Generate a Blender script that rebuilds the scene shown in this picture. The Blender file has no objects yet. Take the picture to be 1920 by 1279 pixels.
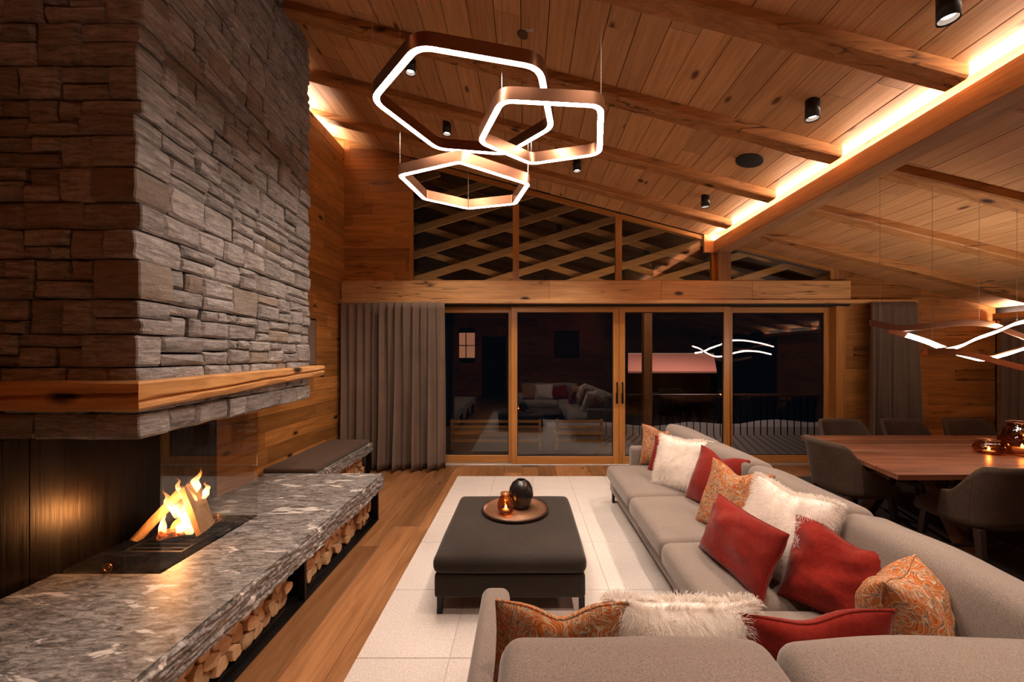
import bpy, math, random
from mathutils import Vector, Matrix, noise
random.seed(7)
S = bpy.context.scene
COL = S.collection
PI = math.pi

# ------------------------------------------------------------------ camera, world, exposure
cam_d = bpy.data.cameras.new('camera')
cam = bpy.data.objects.new('camera', cam_d); COL.objects.link(cam)
cam.location = (0, 0, 1.6); cam.rotation_euler = (PI/2, 0, 0)
cam_d.sensor_width = 36.0; cam_d.lens = 36.0*747/1920
cam_d.shift_x = -24/1920; cam_d.shift_y = 27/1920
cam_d.clip_start = 0.05; cam_d.clip_end = 200
S.camera = cam
w = bpy.data.worlds.new('night'); S.world = w; w.use_nodes = True
w.node_tree.nodes['Background'].inputs[0].default_value = (0.25, 0.35, 0.6, 1)
w.node_tree.nodes['Background'].inputs[1].default_value = 0.004
vs = S.view_settings
vs.view_transform = 'Standard'; vs.look = 'None'; vs.gamma = 1.0; vs.use_curve_mapping = False
vs.exposure = 0.42
S.cycles.use_denoising = True
S.cycles.max_bounces = 8; S.cycles.diffuse_bounces = 4; S.cycles.glossy_bounces = 4
S.cycles.transmission_bounces = 6; S.cycles.transparent_max_bounces = 24
S.cycles.sample_clamp_indirect = 4.0
S.cycles.caustics_reflective = False; S.cycles.caustics_refractive = False

PEND_L = 60.0     # pendant diffuser radiance
COVE_L = 76.0     # cove strips
SPOT_W = 95.0
WARM = (1.0, 0.80, 0.66)
COVE_C = (1.0, 0.75, 0.60)

# ------------------------------------------------------------------ helpers
class MB:
    def __init__(s): s.v = []; s.f = []
    def add(s, v, f):
        o = len(s.v); s.v.extend([tuple(p) for p in v]); s.f.extend([tuple(i+o for i in q) for q in f]); return s
    def box(s, x0, x1, y0, y1, z0, z1, c=0.0):
        if x0 > x1: x0, x1 = x1, x0
        if y0 > y1: y0, y1 = y1, y0
        if z0 > z1: z0, z1 = z1, z0
        return s.hexa([(x0,y0,z0),(x1,y0,z0),(x1,y1,z0),(x0,y1,z0),(x0,y0,z1),(x1,y0,z1),(x1,y1,z1),(x0,y1,z1)], c)
    def hexa(s, p, c=0.0):
        P = [Vector(q) for q in p]
        if c <= 0:
            return s.add(P, [(0,3,2,1),(4,5,6,7),(0,1,5,4),(1,2,6,5),(2,3,7,6),(3,0,4,7)])
        nb = {0:(1,3,4),1:(0,2,5),2:(3,1,6),3:(2,0,7),4:(5,7,0),5:(4,6,1),6:(7,5,2),7:(6,4,3)}
        V = []
        # per corner three verts, each pulled along two of the three edges
        idx = {}
        for i in range(8):
            a, b, d = nb[i]
            for k, (q, r) in enumerate(((b, d), (a, d), (a, b))):   # k: on face containing edges q and r
                v = P[i] + (P[q]-P[i]).normalized()*c + (P[r]-P[i]).normalized()*c
                idx[(i, frozenset((q, r)))] = len(V); V.append(v)
        F = []
        faces = [(0,3,2,1),(4,5,6,7),(0,1,5,4),(1,2,6,5),(2,3,7,6),(3,0,4,7)]
        def vi(face, i):
            k = face.index(i); return idx[(i, frozenset((face[k-1], face[(k+1) % 4])))]
        for f in faces: F.append(tuple(vi(f, i) for i in f))
        done = {}
        for f in faces:
            for k in range(4):
                a, b = f[k], f[(k+1) % 4]
                if (b, a) in done:
                    g = done[(b, a)]
                    F.append((vi(f, b), vi(f, a), vi(g, a), vi(g, b)))
                done[(a, b)] = f
        for i in range(8):
            a, b, d = nb[i]
            t = [idx[(i, frozenset((b, d)))], idx[(i, frozenset((a, d)))], idx[(i, frozenset((a, b)))]]
            F.append(tuple(t))
        s.add(V, F); return s
    def tube(s, pts, r, n=8, closed=False, cap=True, flat=1.0):
        pts = [Vector(p) for p in pts]; N = len(pts); V = []; F = []
        rr = r if isinstance(r, (list, tuple)) else [r]*N
        up = Vector((0,0,1))
        for i, p in enumerate(pts):
            a = pts[(i-1) % N] if (closed or i > 0) else p
            b = pts[(i+1) % N] if (closed or i < N-1) else p
            t = (b-a).normalized()
            u = t.cross(up)
            if u.length < 1e-3: u = Vector((1,0,0))
            u.normalize(); w_ = u.cross(t)
            for k in range(n):
                an = 2*PI*k/n
                V.append(p + u*math.cos(an)*rr[i] + w_*math.sin(an)*rr[i]*flat)
        for i in range(N if closed else N-1):
            j = (i+1) % N
            for k in range(n):
                l = (k+1) % n
                F.append((i*n+k, i*n+l, j*n+l, j*n+k))
        if cap and not closed:
            F.append(tuple(range(n))[::-1]); F.append(tuple((N-1)*n+k for k in range(n)))
        return s.add(V, F)
    def lathe(s, prof, n=32, c=(0,0,0)):
        V = []; F = []; m = len(prof)
        for r, z in prof:
            for k in range(n):
                a = 2*PI*k/n; V.append((c[0]+r*math.cos(a), c[1]+r*math.sin(a), c[2]+z))
        for i in range(m-1):
            for k in range(n):
                l = (k+1) % n; F.append((i*n+k, i*n+l, (i+1)*n+l, (i+1)*n+k))
        return s.add(V, F)
    def prism(s, poly, ax, d0, d1):
        """poly: 2D points; ax: function (a,b,d)->xyz"""
        n = len(poly)
        V = [ax(a, b, d0) for a, b in poly] + [ax(a, b, d1) for a, b in poly]
        F = [tuple(range(n)), tuple(range(2*n-1, n-1, -1))] + [(i, i+n, (i+1) % n+n, (i+1) % n) for i in range(n)]
        return s.add(V, F)
    def grid(s, fn, nu, nv, cu=False, cv=False):
        V = [fn(i/(nu if cu else nu-1) if nu > 1 else 0, j/(nv if cv else nv-1)) for i in range(nu) for j in range(nv)]
        F = []
        for i in range(nu if cu else nu-1):
            for j in range(nv if cv else nv-1):
                i2 = (i+1) % nu; j2 = (j+1) % nv
                F.append((i*nv+j, i2*nv+j, i2*nv+j2, i*nv+j2))
        return s.add(V, F)

def put(name, mb, mat, parent=None, smooth=False, world=True):
    me = bpy.data.meshes.new(name)
    v = mb.v
    if parent is not None and world:
        ox, oy, oz = parent.location if parent.parent is None else (parent.location + parent.parent.location)
        v = [(p[0]-ox, p[1]-oy, p[2]-oz) for p in v]
    me.from_pydata(v, [], mb.f); me.update()
    if mat: me.materials.append(mat)
    if smooth: me.polygons.foreach_set('use_smooth', [True]*len(me.polygons))
    o = bpy.data.objects.new(name, me); COL.objects.link(o)
    if parent is not None: o.parent = parent
    return o
def fixn(o):
    import bmesh
    b = bmesh.new(); b.from_mesh(o.data); bmesh.ops.recalc_face_normals(b, faces=b.faces); b.to_mesh(o.data); b.free(); return o
def sharp(o, ang=40):
    o.data.polygons.foreach_set('use_smooth', [True]*len(o.data.polygons))
    o.data.set_sharp_from_angle(angle=math.radians(ang)); return o
def tag(o, label=None, cat=None, group=None, kind=None):
    if label: o['label'] = label
    if cat: o['category'] = cat
    if group: o['group'] = group
    if kind: o['kind'] = kind
    return o
def thing(name, loc, label, cat, group=None, rz=0):
    o = bpy.data.objects.new(name, None); COL.objects.link(o); o.location = loc; o.rotation_euler = (0,0,rz)
    o.empty_display_size = .1
    return tag(o, label, cat, group)
def struct(name, mb=None, mat=None, label=None, loc=(0,0,0)):
    if mb is None:
        o = bpy.data.objects.new(name, None); COL.objects.link(o); o.location = loc
    else: o = put(name, mb, mat)
    o['kind'] = 'structure'
    if label: o['label'] = label
    return o
def copy_tree(o, parent=None):
    c = o.copy(); COL.objects.link(c)
    if parent is not None: c.parent = parent
    for ch in [x for x in kids.get(o.name, [])]: copy_tree(ch, c)
    return c
kids = {}
def index_kids(o):
    kids[o.name] = list(o.children)
    for ch in o.children: index_kids(ch)

def soft_box(mb, x0, x1, y0, y1, z0, z1, r=.04, bulge=(0,0,0), n=8, nz=0.0, seed=0, xf=None):
    c = Vector(((x0+x1)/2, (y0+y1)/2, (z0+z1)/2)); h = Vector((abs(x1-x0)/2, abs(y1-y0)/2, abs(z1-z0)/2))
    r = min(r, min(h)*.99)
    def axis(hh):
        a = [-hh, -hh+r*.3, -hh+r*.65, -hh+r]
        mid = [(-hh+r)+(2*(hh-r))*i/n for i in range(1, n)]
        return a + mid + [-q for q in a[::-1]]
    A = [axis(h[i]) for i in range(3)]
    L = [len(a) for a in A]
    idx = {}; V = []; F = []
    def vert(i, j, k):
        key = (i, j, k)
        if key in idx: return idx[key]
        p = Vector((A[0][i], A[1][j], A[2][k]))
        inn = Vector([max(-h[t]+r, min(h[t]-r, p[t])) for t in range(3)])
        d = p-inn
        q = inn + d.normalized()*r if d.length > 1e-9 else p
        u = Vector([q[t]/h[t] for t in range(3)])
        f = [max(0, 1-u[t]*u[t]) for t in range(3)]
        q.x += bulge[0]*u.x*f[1]**.6*f[2]**.6; q.y += bulge[1]*u.y*f[0]**.6*f[2]**.6; q.z += bulge[2]*u.z*f[0]**.6*f[1]**.6
        if nz:
            q += noise.noise_vector(q*3.1+Vector((seed*7.3, seed, 0)))*nz
        q += c
        if xf: q = xf(q)
        idx[key] = len(V); V.append(q); return idx[key]
    for ax in range(3):
        b, d = [(1,2),(2,0),(0,1)][ax]
        for side in (0, L[ax]-1):
            for i in range(L[b]-1):
                for j in range(L[d]-1):
                    ks = []
                    for (ii, jj) in ((i,j),(i+1,j),(i+1,j+1),(i,j+1)):
                        t = [0,0,0]; t[ax] = side; t[b] = ii; t[d] = jj; ks.append(vert(*t))
                    F.append(tuple(ks if side else ks[::-1]))
    mb.add(V, F); return mb

# ------------------------------------------------------------------ materials
def nt(name):
    m = bpy.data.materials.new(name); m.use_nodes = True
    t = m.node_tree; b = t.nodes['Principled BSDF']; return m, t, b
def N(t, typ, **kw):
    n = t.nodes.new(typ)
    for k, v in kw.items():
        if hasattr(n, k): setattr(n, k, v)
        else: n.inputs[k].default_value = v
    return n
def ramp(t, src, stops, interp='LINEAR'):
    r = t.nodes.new('ShaderNodeValToRGB'); r.color_ramp.interpolation = interp
    e = r.color_ramp.elements
    while len(e) < len(stops): e.new(.5)
    for k, (p, c) in enumerate(stops):
        e[k].position = p; e[k].color = (c[0], c[1], c[2], 1) if not isinstance(c, (int, float)) else (c, c, c, 1)
    t.links.new(src, r.inputs[0]); return r.outputs[0]
def mixc(t, a, b, fac, mode='MIX'):
    m = t.nodes.new('ShaderNodeMix'); m.data_type = 'RGBA'; m.blend_type = mode
    for s, v in ((6, a), (7, b)):
        if hasattr(v, 'is_output'): t.links.new(v, m.inputs[s])
        else: m.inputs[s].default_value = (v[0], v[1], v[2], 1)
    if hasattr(fac, 'is_output'): t.links.new(fac, m.inputs[0])
    else: m.inputs[0].default_value = fac
    return m.outputs[2]
def coords(t, scale=(1,1,1), rnd=True, rot=(0,0,0)):
    tc = t.nodes.new('ShaderNodeTexCoord'); src = tc.outputs['Object']
    if rnd:
        oi = t.nodes.new('ShaderNodeObjectInfo')
        vm = t.nodes.new('ShaderNodeVectorMath'); vm.operation = 'MULTIPLY_ADD'
        cb = t.nodes.new('ShaderNodeCombineXYZ')
        for i in range(3): t.links.new(oi.outputs['Random'], cb.inputs[i])
        t.links.new(cb.outputs[0], vm.inputs[0]); vm.inputs[1].default_value = (37.1, 53.7, 29.3)
        t.links.new(src, vm.inputs[2]); src = vm.outputs[0]
    mp = t.nodes.new('ShaderNodeMapping'); mp.inputs['Scale'].default_value = scale; mp.inputs['Rotation'].default_value = rot
    t.links.new(src, mp.inputs[0]); return mp.outputs[0]
def noiseN(t, vec, scale, detail=5, rough=.55, dist=0):
    n = t.nodes.new('ShaderNodeTexNoise'); n.inputs['Scale'].default_value = scale; n.inputs['Detail'].default_value = detail
    n.inputs['Roughness'].default_value = rough; n.inputs['Distortion'].default_value = dist
    t.links.new(vec, n.inputs['Vector']); return n.outputs['Fac']
def bump(t, b, h, st=.2, d=.01):
    n = t.nodes.new('ShaderNodeBump'); n.inputs['Strength'].default_value = st; n.inputs['Distance'].default_value = d
    t.links.new(h, n.inputs['Height']); t.links.new(n.outputs[0], b.inputs['Normal'])
def simple(name, col, rough=.5, metal=0.0, spec=.5):
    m, t, b = nt(name); b.inputs['Base Color'].default_value = (*col, 1); b.inputs['Roughness'].default_value = rough
    b.inputs['Metallic'].default_value = metal; b.inputs['Specular IOR Level'].default_value = spec; return m
def wood(name, light, dark, axis=0, rough=.5, knots=.14, knotcol=(.03,.012,.005), var=.35, cracks=0.0, sc=1.0, bst=.25):
    m, t, b = nt(name)
    s = [7*sc]*3; s[axis] = .8*sc
    v = coords(t, s)
    n1 = noiseN(t, v, 1.6, 7, .6, 1.2)
    col = ramp(t, n1, [(.30, dark), (.52, [(light[i]+dark[i])/2 for i in range(3)]), (.72, light)])
    s2 = [55*sc]*3; s2[axis] = 1.6*sc
    n2 = noiseN(t, coords(t, s2), 1.0, 3, .5, .3)
    col = mixc(t, col, ramp(t, n2, [(.3, .62), (.6, 1.0)]), .55, 'MULTIPLY')
    if knots:
        s3 = [4.2*sc]*3; s3[axis] = 1.9*sc
        vo = t.nodes.new('ShaderNodeTexVoronoi'); vo.inputs['Scale'].default_value = 1.0
        t.links.new(coords(t, s3), vo.inputs['Vector'])
        k = ramp(t, vo.outputs['Distance'], [(knots*.45, 1.0), (knots, .0)])
        col = mixc(t, col, knotcol, k, 'MIX')
    if cracks:
        s4 = [9*sc]*3; s4[axis] = .5*sc
        n4 = noiseN(t, coords(t, s4), 1.3, 2, .5, .2)
        k = ramp(t, n4, [(.495-cracks, 0.0), (.5, 1.0), (.505+cracks, 0.0)])
        s5 = [2]*3; s5[axis] = 1.1
        k2 = ramp(t, noiseN(t, coords(t, s5), 1.0, 2), [(.5, 0.0), (.6, 1.0)])
        mm = t.nodes.new('ShaderNodeMath'); mm.operation = 'MULTIPLY'; t.links.new(k, mm.inputs[0]); t.links.new(k2, mm.inputs[1])
        col = mixc(t, col, (knotcol[0]*1.2, knotcol[1]*1.2, knotcol[2]*1.2), mm.outputs[0])
    oi = t.nodes.new('ShaderNodeObjectInfo')
    br = ramp(t, oi.outputs['Random'], [(0, 1-var), (1, 1.0)])
    col = mixc(t, col, br, 1.0, 'MULTIPLY')
    t.links.new(col, b.inputs['Base Color']); b.inputs['Roughness'].default_value = rough
    bump(t, b, n2, bst, .004)
    return m
def fabric(name, c1, c2, rough=.9, sheen=.3, sc=260, bst=.15, big=.3):
    m, t, b = nt(name)
    n = noiseN(t, coords(t, (1,1,1), False), sc, 2, .7)
    nb = noiseN(t, coords(t, (1,1,1), True), 3.0, 3, .5)
    col = mixc(t, ramp(t, n, [(.35, c1), (.65, c2)]), ramp(t, nb, [(.3, 1-big), (.7, 1.0)]), 1.0, 'MULTIPLY')
    t.links.new(col, b.inputs['Base Color']); b.inputs['Roughness'].default_value = rough
    b.inputs['Sheen Weight'].default_value = sheen; b.inputs['Sheen Roughness'].default_value = .4
    b.inputs['Specular IOR Level'].default_value = .15
    bump(t, b, n, bst, .002); return m
def emit(name, col, st, sampling=None):
    m = bpy.data.materials.new(name); m.use_nodes = True; t = m.node_tree; t.nodes.remove(t.nodes['Principled BSDF'])
    e = N(t, 'ShaderNodeEmission'); e.inputs[0].default_value = (*col, 1); e.inputs[1].default_value = st
    t.links.new(e.outputs[0], t.nodes['Material Output'].inputs[0])
    if sampling: m.cycles.emission_sampling = sampling
    return m
def glass(name, tint=(1,1,1), ior=1.5, gain=1.0, rough=0.0):
    m = bpy.data.materials.new(name); m.use_nodes = True; t = m.node_tree; t.nodes.remove(t.nodes['Principled BSDF'])
    tr = N(t, 'ShaderNodeBsdfTransparent'); tr.inputs[0].default_value = (*tint, 1)
    gl = N(t, 'ShaderNodeBsdfGlossy'); gl.inputs['Roughness'].default_value = rough
    ge = N(t, 'ShaderNodeNewGeometry'); dt_ = N(t, 'ShaderNodeVectorMath', operation='DOT_PRODUCT')
    t.links.new(ge.outputs['Incoming'], dt_.inputs[0]); t.links.new(ge.outputs['Normal'], dt_.inputs[1])
    ab = N(t, 'ShaderNodeMath', operation='ABSOLUTE'); t.links.new(dt_.outputs['Value'], ab.inputs[0])
    om = N(t, 'ShaderNodeMath', operation='SUBTRACT', use_clamp=True); om.inputs[0].default_value = 1.0; t.links.new(ab.outputs[0], om.inputs[1])
    pw = N(t, 'ShaderNodeMath', operation='POWER'); pw.inputs[1].default_value = 5.0; t.links.new(om.outputs[0], pw.inputs[0])
    r0 = ((ior-1)/(ior+1))**2*gain      # Schlick reflectance of one face
    mu = N(t, 'ShaderNodeMath', operation='MULTIPLY_ADD', use_clamp=True); mu.inputs[1].default_value = 1-r0; mu.inputs[2].default_value = r0
    t.links.new(pw.outputs[0], mu.inputs[0])
    mx = N(t, 'ShaderNodeMixShader'); t.links.new(mu.outputs[0], mx.inputs[0]); t.links.new(tr.outputs[0], mx.inputs[1]); t.links.new(gl.outputs[0], mx.inputs[2])
    t.links.new(mx.outputs[0], t.nodes['Material Output'].inputs[0]); return m

M = {}
OAK_L, OAK_D = (.78,.35,.095), (.42,.16,.035)
M['wall_y'] = wood('oak_wall_along_y', OAK_L, OAK_D, 1, .45, .15, var=.45)
M['wall_x'] = wood('oak_wall_along_x', OAK_L, OAK_D, 0, .45, .15, var=.45, cracks=.012)
M['floor'] = wood('oak_floor', (.50,.235,.095), (.27,.11,.038), 1, .32, .10, var=.5)
M['ceil'] = wood('spruce_ceiling', (.86,.49,.23), (.68,.35,.145), 1, .55, .13, knotcol=(.16,.055,.02), var=.25)
M['rafter'] = wood('hewn_rafter', (.70,.34,.12), (.40,.165,.05), 0, .6, .16, var=.15, cracks=.02, bst=.5)
M['purlin'] = wood('purlin_timber', (.62,.37,.19), (.42,.225,.105), 1, .6, .12, var=.1, cracks=.012)
M['header'] = wood('header_timber', (.90,.53,.23), (.64,.32,.12), 0, .5, .17, var=.1, cracks=.015)
M['mantel'] = wood('mantel_timber_y', (.74,.40,.15), (.48,.21,.065), 1, .5, .2, var=.05, cracks=.0, bst=.5)
M['mantel_x'] = wood('mantel_timber_x', (.74,.40,.15), (.48,.21,.065), 0, .5, .2, var=.05, cracks=.0, bst=.5)
M['frame_v'] = wood('door_frame_upright', (.64,.29,.08), (.50,.215,.055), 2, .35, 0, var=.08, bst=.1)
M['frame_h'] = wood('door_frame_rail', (.64,.29,.08), (.50,.215,.055), 0, .35, 0, var=.08, bst=.1)
M['post'] = wood('post_timber', (.50,.23,.085), (.30,.12,.04), 2, .5, .14, var=.1)
M['table'] = wood('walnut_table', (.34,.135,.070), (.13,.042,.020), 0, .30, .05, var=.4, cracks=.01)
M['log'] = wood('firewood_split', (.88,.62,.38), (.68,.43,.22), 0, .8, 0, var=.3)
M['log_big'] = wood('fire_log', (.75,.46,.24), (.52,.28,.12), 2, .8, 0, var=.1)
M['darkleg'] = wood('dark_stained_leg', (.045,.024,.016), (.02,.011,.008), 2, .4, 0, var=.1)
M['lattice'] = wood('lattice_timber', (.50,.28,.11), (.32,.16,.06), 0, .7, 0, var=.3)
M['slat'] = wood('outdoor_slat', (.60,.30,.10), (.40,.18,.05), 0, .5, 0, var=.2)
M['copper'] = simple('brushed_copper', (.31,.145,.08), .32, .85)
M['black'] = simple('black_metal', (.012,.011,.011), .4, .6)
M['blackmatt'] = simple('black_matt', (.008,.007,.007), .8)
M['spotblack'] = simple('spot_black', (.012,.011,.012), .45)
M['steel'] = simple('pale_metal_sill', (.62,.58,.54), .35, .6)
M['taupe'] = fabric('taupe_sofa_fabric', (.17,.134,.115), (.27,.218,.188), big=.12)
M['charcoal'] = fabric('charcoal_velvet', (.028,.022,.019), (.042,.033,.028), sheen=.25, big=.25, sc=120)
M['chair'] = fabric('dark_chair_fabric', (.066,.042,.029), (.105,.070,.050), sheen=.08, big=.3, sc=120)
M['curtain'] = fabric('curtain_fabric', (.165,.110,.080), (.24,.165,.122), sheen=.2, big=.15, sc=300)
M['bench_pad'] = fabric('bench_cushion_fabric', (.085,.052,.036), (.115,.072,.052), sheen=.2, big=.1)
M['red'] = fabric('red_velvet', (.19,.011,.006), (.25,.016,.008), sheen=.25, big=.4, sc=60, bst=.1)
def fur_mat():
    m = bpy.data.materials.new('white_fur'); m.use_nodes = True; t = m.node_tree; t.nodes.remove(t.nodes['Principled BSDF'])
    d = N(t, 'ShaderNodeBsdfDiffuse'); d.inputs[0].default_value = (.95,.90,.85,1); q = N(t, 'ShaderNodeBsdfTranslucent'); q.inputs[0].default_value = (.95,.89,.83,1)
    mx = N(t, 'ShaderNodeMixShader'); mx.inputs[0].default_value = .5; t.links.new(d.outputs[0], mx.inputs[1]); t.links.new(q.outputs[0], mx.inputs[2])
    t.links.new(mx.outputs[0], t.nodes['Material Output'].inputs[0]); return m
M['fur'] = fur_mat()
M['furbase'] = simple('fur_base', (.93,.87,.82), .95, 0, .1)
M['white_rug'] = fabric('cream_woven_rug', (.55,.485,.445), (.67,.60,.555), sheen=.0, big=.06, sc=90, bst=.3)
M['dark_rug'] = fabric('dark_shaggy_rug', (.018,.014,.013), (.05,.041,.038), sheen=.1, big=.3, sc=60, bst=.6)
M['glass'] = glass('window_glass', (.93,.95,.95), 1.52, 1.35)
M['fireglass'] = glass('fire_glass', (.93,.91,.89), 1.5, 1.6)
M['amber'] = glass('amber_glass', (.62,.30,.12), 1.5, 2.0, .05)
M['pend'] = emit('pendant_diffuser', WARM, PEND_L)
M['pend2'] = emit('dining_diffuser', WARM, PEND_L*.6)
M['cove'] = emit('cove_strip', COVE_C, COVE_L)
M['spot_face'] = emit('spot_face', (1,.9,.8), 12, 'NONE')
M['candle'] = emit('candle_flame', (1,.55,.18), 30, 'NONE')
M['wax'] = simple('candle_wax', (.8,.62,.42), .5)
M['vase'] = simple('black_ceramic', (.010,.009,.009), .28)
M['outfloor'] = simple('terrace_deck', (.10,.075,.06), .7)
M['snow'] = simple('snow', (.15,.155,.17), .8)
M['roof'] = simple('neighbour_roof', (.45,.20,.16), .8)
M['nwall'] = simple('neighbour_wall', (.06,.035,.025), .9)

def stone_mat(name, base, tan=True, sc=1.0, streak=.5):
    m, t, b = nt(name)
    v = coords(t, (3.5*sc, 3.5*sc, 26*sc))
    n1 = noiseN(t, v, 2.2, 8, .65, .6)
    n2 = noiseN(t, coords(t, (1,1,1)), 45*sc, 4, .7)
    d = [c*.42 for c in base]; l = [min(1, c*1.5) for c in base]
    col = ramp(t, n1, [(.32, d), (.5, base), (.66, l)])
    col = mixc(t, col, ramp(t, n2, [(.3, .7), (.7, 1.15)]), .7, 'MULTIPLY')
    w1 = noiseN(t, coords(t, (4*sc, 4*sc, 40*sc)), 1.4, 3, .5, .8)
    col = mixc(t, col, (.62,.58,.55), ramp(t, w1, [(.70, 0.0), (.76, streak)]))
    oi = t.nodes.new('ShaderNodeObjectInfo')
    if tan:
        col = mixc(t, col, (.25,.17,.105), ramp(t, oi.outputs['Random'], [(.86, 0.0), (.92, .55)]))
    ml = t.nodes.new('ShaderNodeMath'); ml.operation = 'FRACT'
    m2 = t.nodes.new('ShaderNodeMath'); m2.operation = 'MULTIPLY'; m2.inputs[1].default_value = 13.7
    t.links.new(oi.outputs['Random'], m2.inputs[0]); t.links.new(m2.outputs[0], ml.inputs[0])
    col = mixc(t, col, ramp(t, ml.outputs[0], [(0, .68), (1, 1.0)]), 1.0, 'MULTIPLY')
    t.links.new(col, b.inputs['Base Color']); b.inputs['Roughness'].default_value = .75
    hm = t.nodes.new('ShaderNodeMath'); hm.operation = 'ADD'; t.links.new(n1, hm.inputs[0]); t.links.new(n2, hm.inputs[1])
    bump(t, b, hm.outputs[0], .65, .014)
    return m
M['stone'] = stone_mat('gneiss_stone', (.34,.308,.292))
def slab_mat():
    m, t, b = nt('gneiss_slab')
    v = coords(t, (7, 22, 22), False, (0,0,math.radians(28)))
    n1 = noiseN(t, v, 1.6, 9, .72, .9)
    col = ramp(t, n1, [(.34, (.06,.055,.052)), (.46, (.19,.175,.165)), (.57, (.36,.335,.315)), (.72, (.56,.53,.50))])
    n2 = noiseN(t, coords(t, (60,120,60), False, (0,0,math.radians(28))), 1.0, 4, .7)
    col = mixc(t, col, ramp(t, n2, [(.3, .6), (.7, 1.2)]), .7, 'MULTIPLY')
    n3 = noiseN(t, coords(t, (2.6, 8, 8), False, (0,0,math.radians(30))), 1.3, 4, .6, .5)
    col = mixc(t, col, (.72,.66,.61), ramp(t, n3, [(.615, 0.0), (.65, .95)]))
    t.links.new(col, b.inputs['Base Color']); b.inputs['Roughness'].default_value = .42
    bump(t, b, n2, .25, .004); return m
M['slab'] = slab_mat()
def paisley():
    m, t, b = nt('paisley_fabric')
    v = coords(t, (1,1,1), True)
    nn = t.nodes.new('ShaderNodeTexNoise'); nn.inputs['Scale'].default_value = 9; nn.inputs['Detail'].default_value = 2
    t.links.new(v, nn.inputs['Vector'])
    va = t.nodes.new('ShaderNodeVectorMath'); va.operation = 'MULTIPLY_ADD'; va.inputs[1].default_value = (.14,.14,.14)
    t.links.new(nn.outputs['Color'], va.inputs[0]); t.links.new(v, va.inputs[2])
    vo = t.nodes.new('ShaderNodeTexVoronoi'); vo.inputs['Scale'].default_value = 8.5; t.links.new(va.outputs[0], vo.inputs['Vector'])
    mu = t.nodes.new('ShaderNodeMath'); mu.operation = 'MULTIPLY'; mu.inputs[1].default_value = 5.5; t.links.new(vo.outputs['Distance'], mu.inputs[0])
    fr = t.nodes.new('ShaderNodeMath'); fr.operation = 'FRACT'; t.links.new(mu.outputs[0], fr.inputs[0])
    c = ramp(t, fr.outputs[0], [(0, (.34,.20,.10)), (.18, (.36,.08,.012)), (.40, (.52,.40,.28)), (.55, (.10,.10,.085)), (.70, (.45,.15,.025)), (.88, (.16,.025,.012))], 'CONSTANT')
    c2 = ramp(t, noiseN(t, v, 26, 3, .6, 1.0), [(.38, (.42,.10,.018)), (.48, (.48,.34,.22)), (.55, (.10,.09,.075)), (.62, (.45,.15,.03))], 'CONSTANT')
    col = mixc(t, c, c2, .45)
    t.links.new(col, b.inputs['Base Color']); b.inputs['Roughness'].default_value = .85; b.inputs['Specular IOR Level'].default_value = .1
    return m
M['paisley'] = paisley()
def blackpanel():
    m, t, b = nt('firebox_black_steel')
    n = noiseN(t, coords(t, (60,60,1.0), False), 1.0, 4, .6)
    b.inputs['Base Color'].default_value = (.022,.016,.013,1); b.inputs['Metallic'].default_value = .7
    t.links.new(ramp(t, n, [(.3, .22), (.7, .42)]), b.inputs['Roughness']); bump(t, b, n, .25, .003); return m
M['panel'] = blackpanel()
def flame_mat():
    m = bpy.data.materials.new('flame'); m.use_nodes = True; t = m.node_tree; t.nodes.remove(t.nodes['Principled BSDF'])
    tc = N(t, 'ShaderNodeTexCoord'); sp = N(t, 'ShaderNodeSeparateXYZ'); t.links.new(tc.outputs['Generated'], sp.inputs[0])
    col = ramp(t, sp.outputs['Z'], [(0, (1,.55,.20)), (.35, (1,.62,.30)), (.7, (1,.32,.06)), (1, (.9,.16,.02))])
    st = ramp(t, sp.outputs['Z'], [(0, .4), (.25, 1.0), (.6, .45), (1, .08)])
    e = N(t, 'ShaderNodeEmission'); t.links.new(col, e.inputs[0])
    ms = N(t, 'ShaderNodeMath', operation='MULTIPLY'); ms.inputs[1].default_value = 6.5; t.links.new(st, ms.inputs[0]); t.links.new(ms.outputs[0], e.inputs[1])
    tr = N(t, 'ShaderNodeBsdfTransparent'); mx = N(t, 'ShaderNodeMixShader')
    n = noiseN(t, coords(t, (22,22,7), True), 1.0, 3, .5, 1.0)
    al = ramp(t, n, [(.35, .15), (.65, .85)])
    fz = ramp(t, sp.outputs['Z'], [(.5, 1.0), (1, .15)])
    mm = N(t, 'ShaderNodeMath', operation='MULTIPLY'); t.links.new(al, mm.inputs[0]); t.links.new(fz, mm.inputs[1])
    t.links.new(mm.outputs[0], mx.inputs[0]); t.links.new(tr.outputs[0], mx.inputs[1]); t.links.new(e.outputs[0], mx.inputs[2])
    t.links.new(mx.outputs[0], t.nodes['Material Output'].inputs[0]); m.cycles.emission_sampling = 'NONE'; return m
M['flame'] = flame_mat()
def ember():
    m, t, b = nt('ember')
    n = noiseN(t, coords(t, (1,1,1)), 38, 4, .7)
    t.links.new(ramp(t, n, [(.4, (.05,.02,.012)), (.6, (.35,.10,.03))]), b.inputs['Base Color'])
    b.inputs['Emission Color'].default_value = (1,.28,.05,1)
    t.links.new(ramp(t, n, [(.5, 0.0), (.66, 1.0)]), b.inputs['Emission Strength']); m.cycles.emission_sampling = 'NONE'; return m
M['ember'] = ember()

# ------------------------------------------------------------------ room dimensions
XL, XR, YW, YB = -2.63, 6.85, 5.80, -3.0
def zc(x): return 4.047 - .265*x if x < 2.85 else 3.975 - .265*x*1.0 + .265*0 - (.0 if x < 2.85 else .0)
def zr(x): return 3.24 - .243*(x-2.95)
def ceil_z(x): return zc(x) if x <= 2.8 else zr(x)

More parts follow.
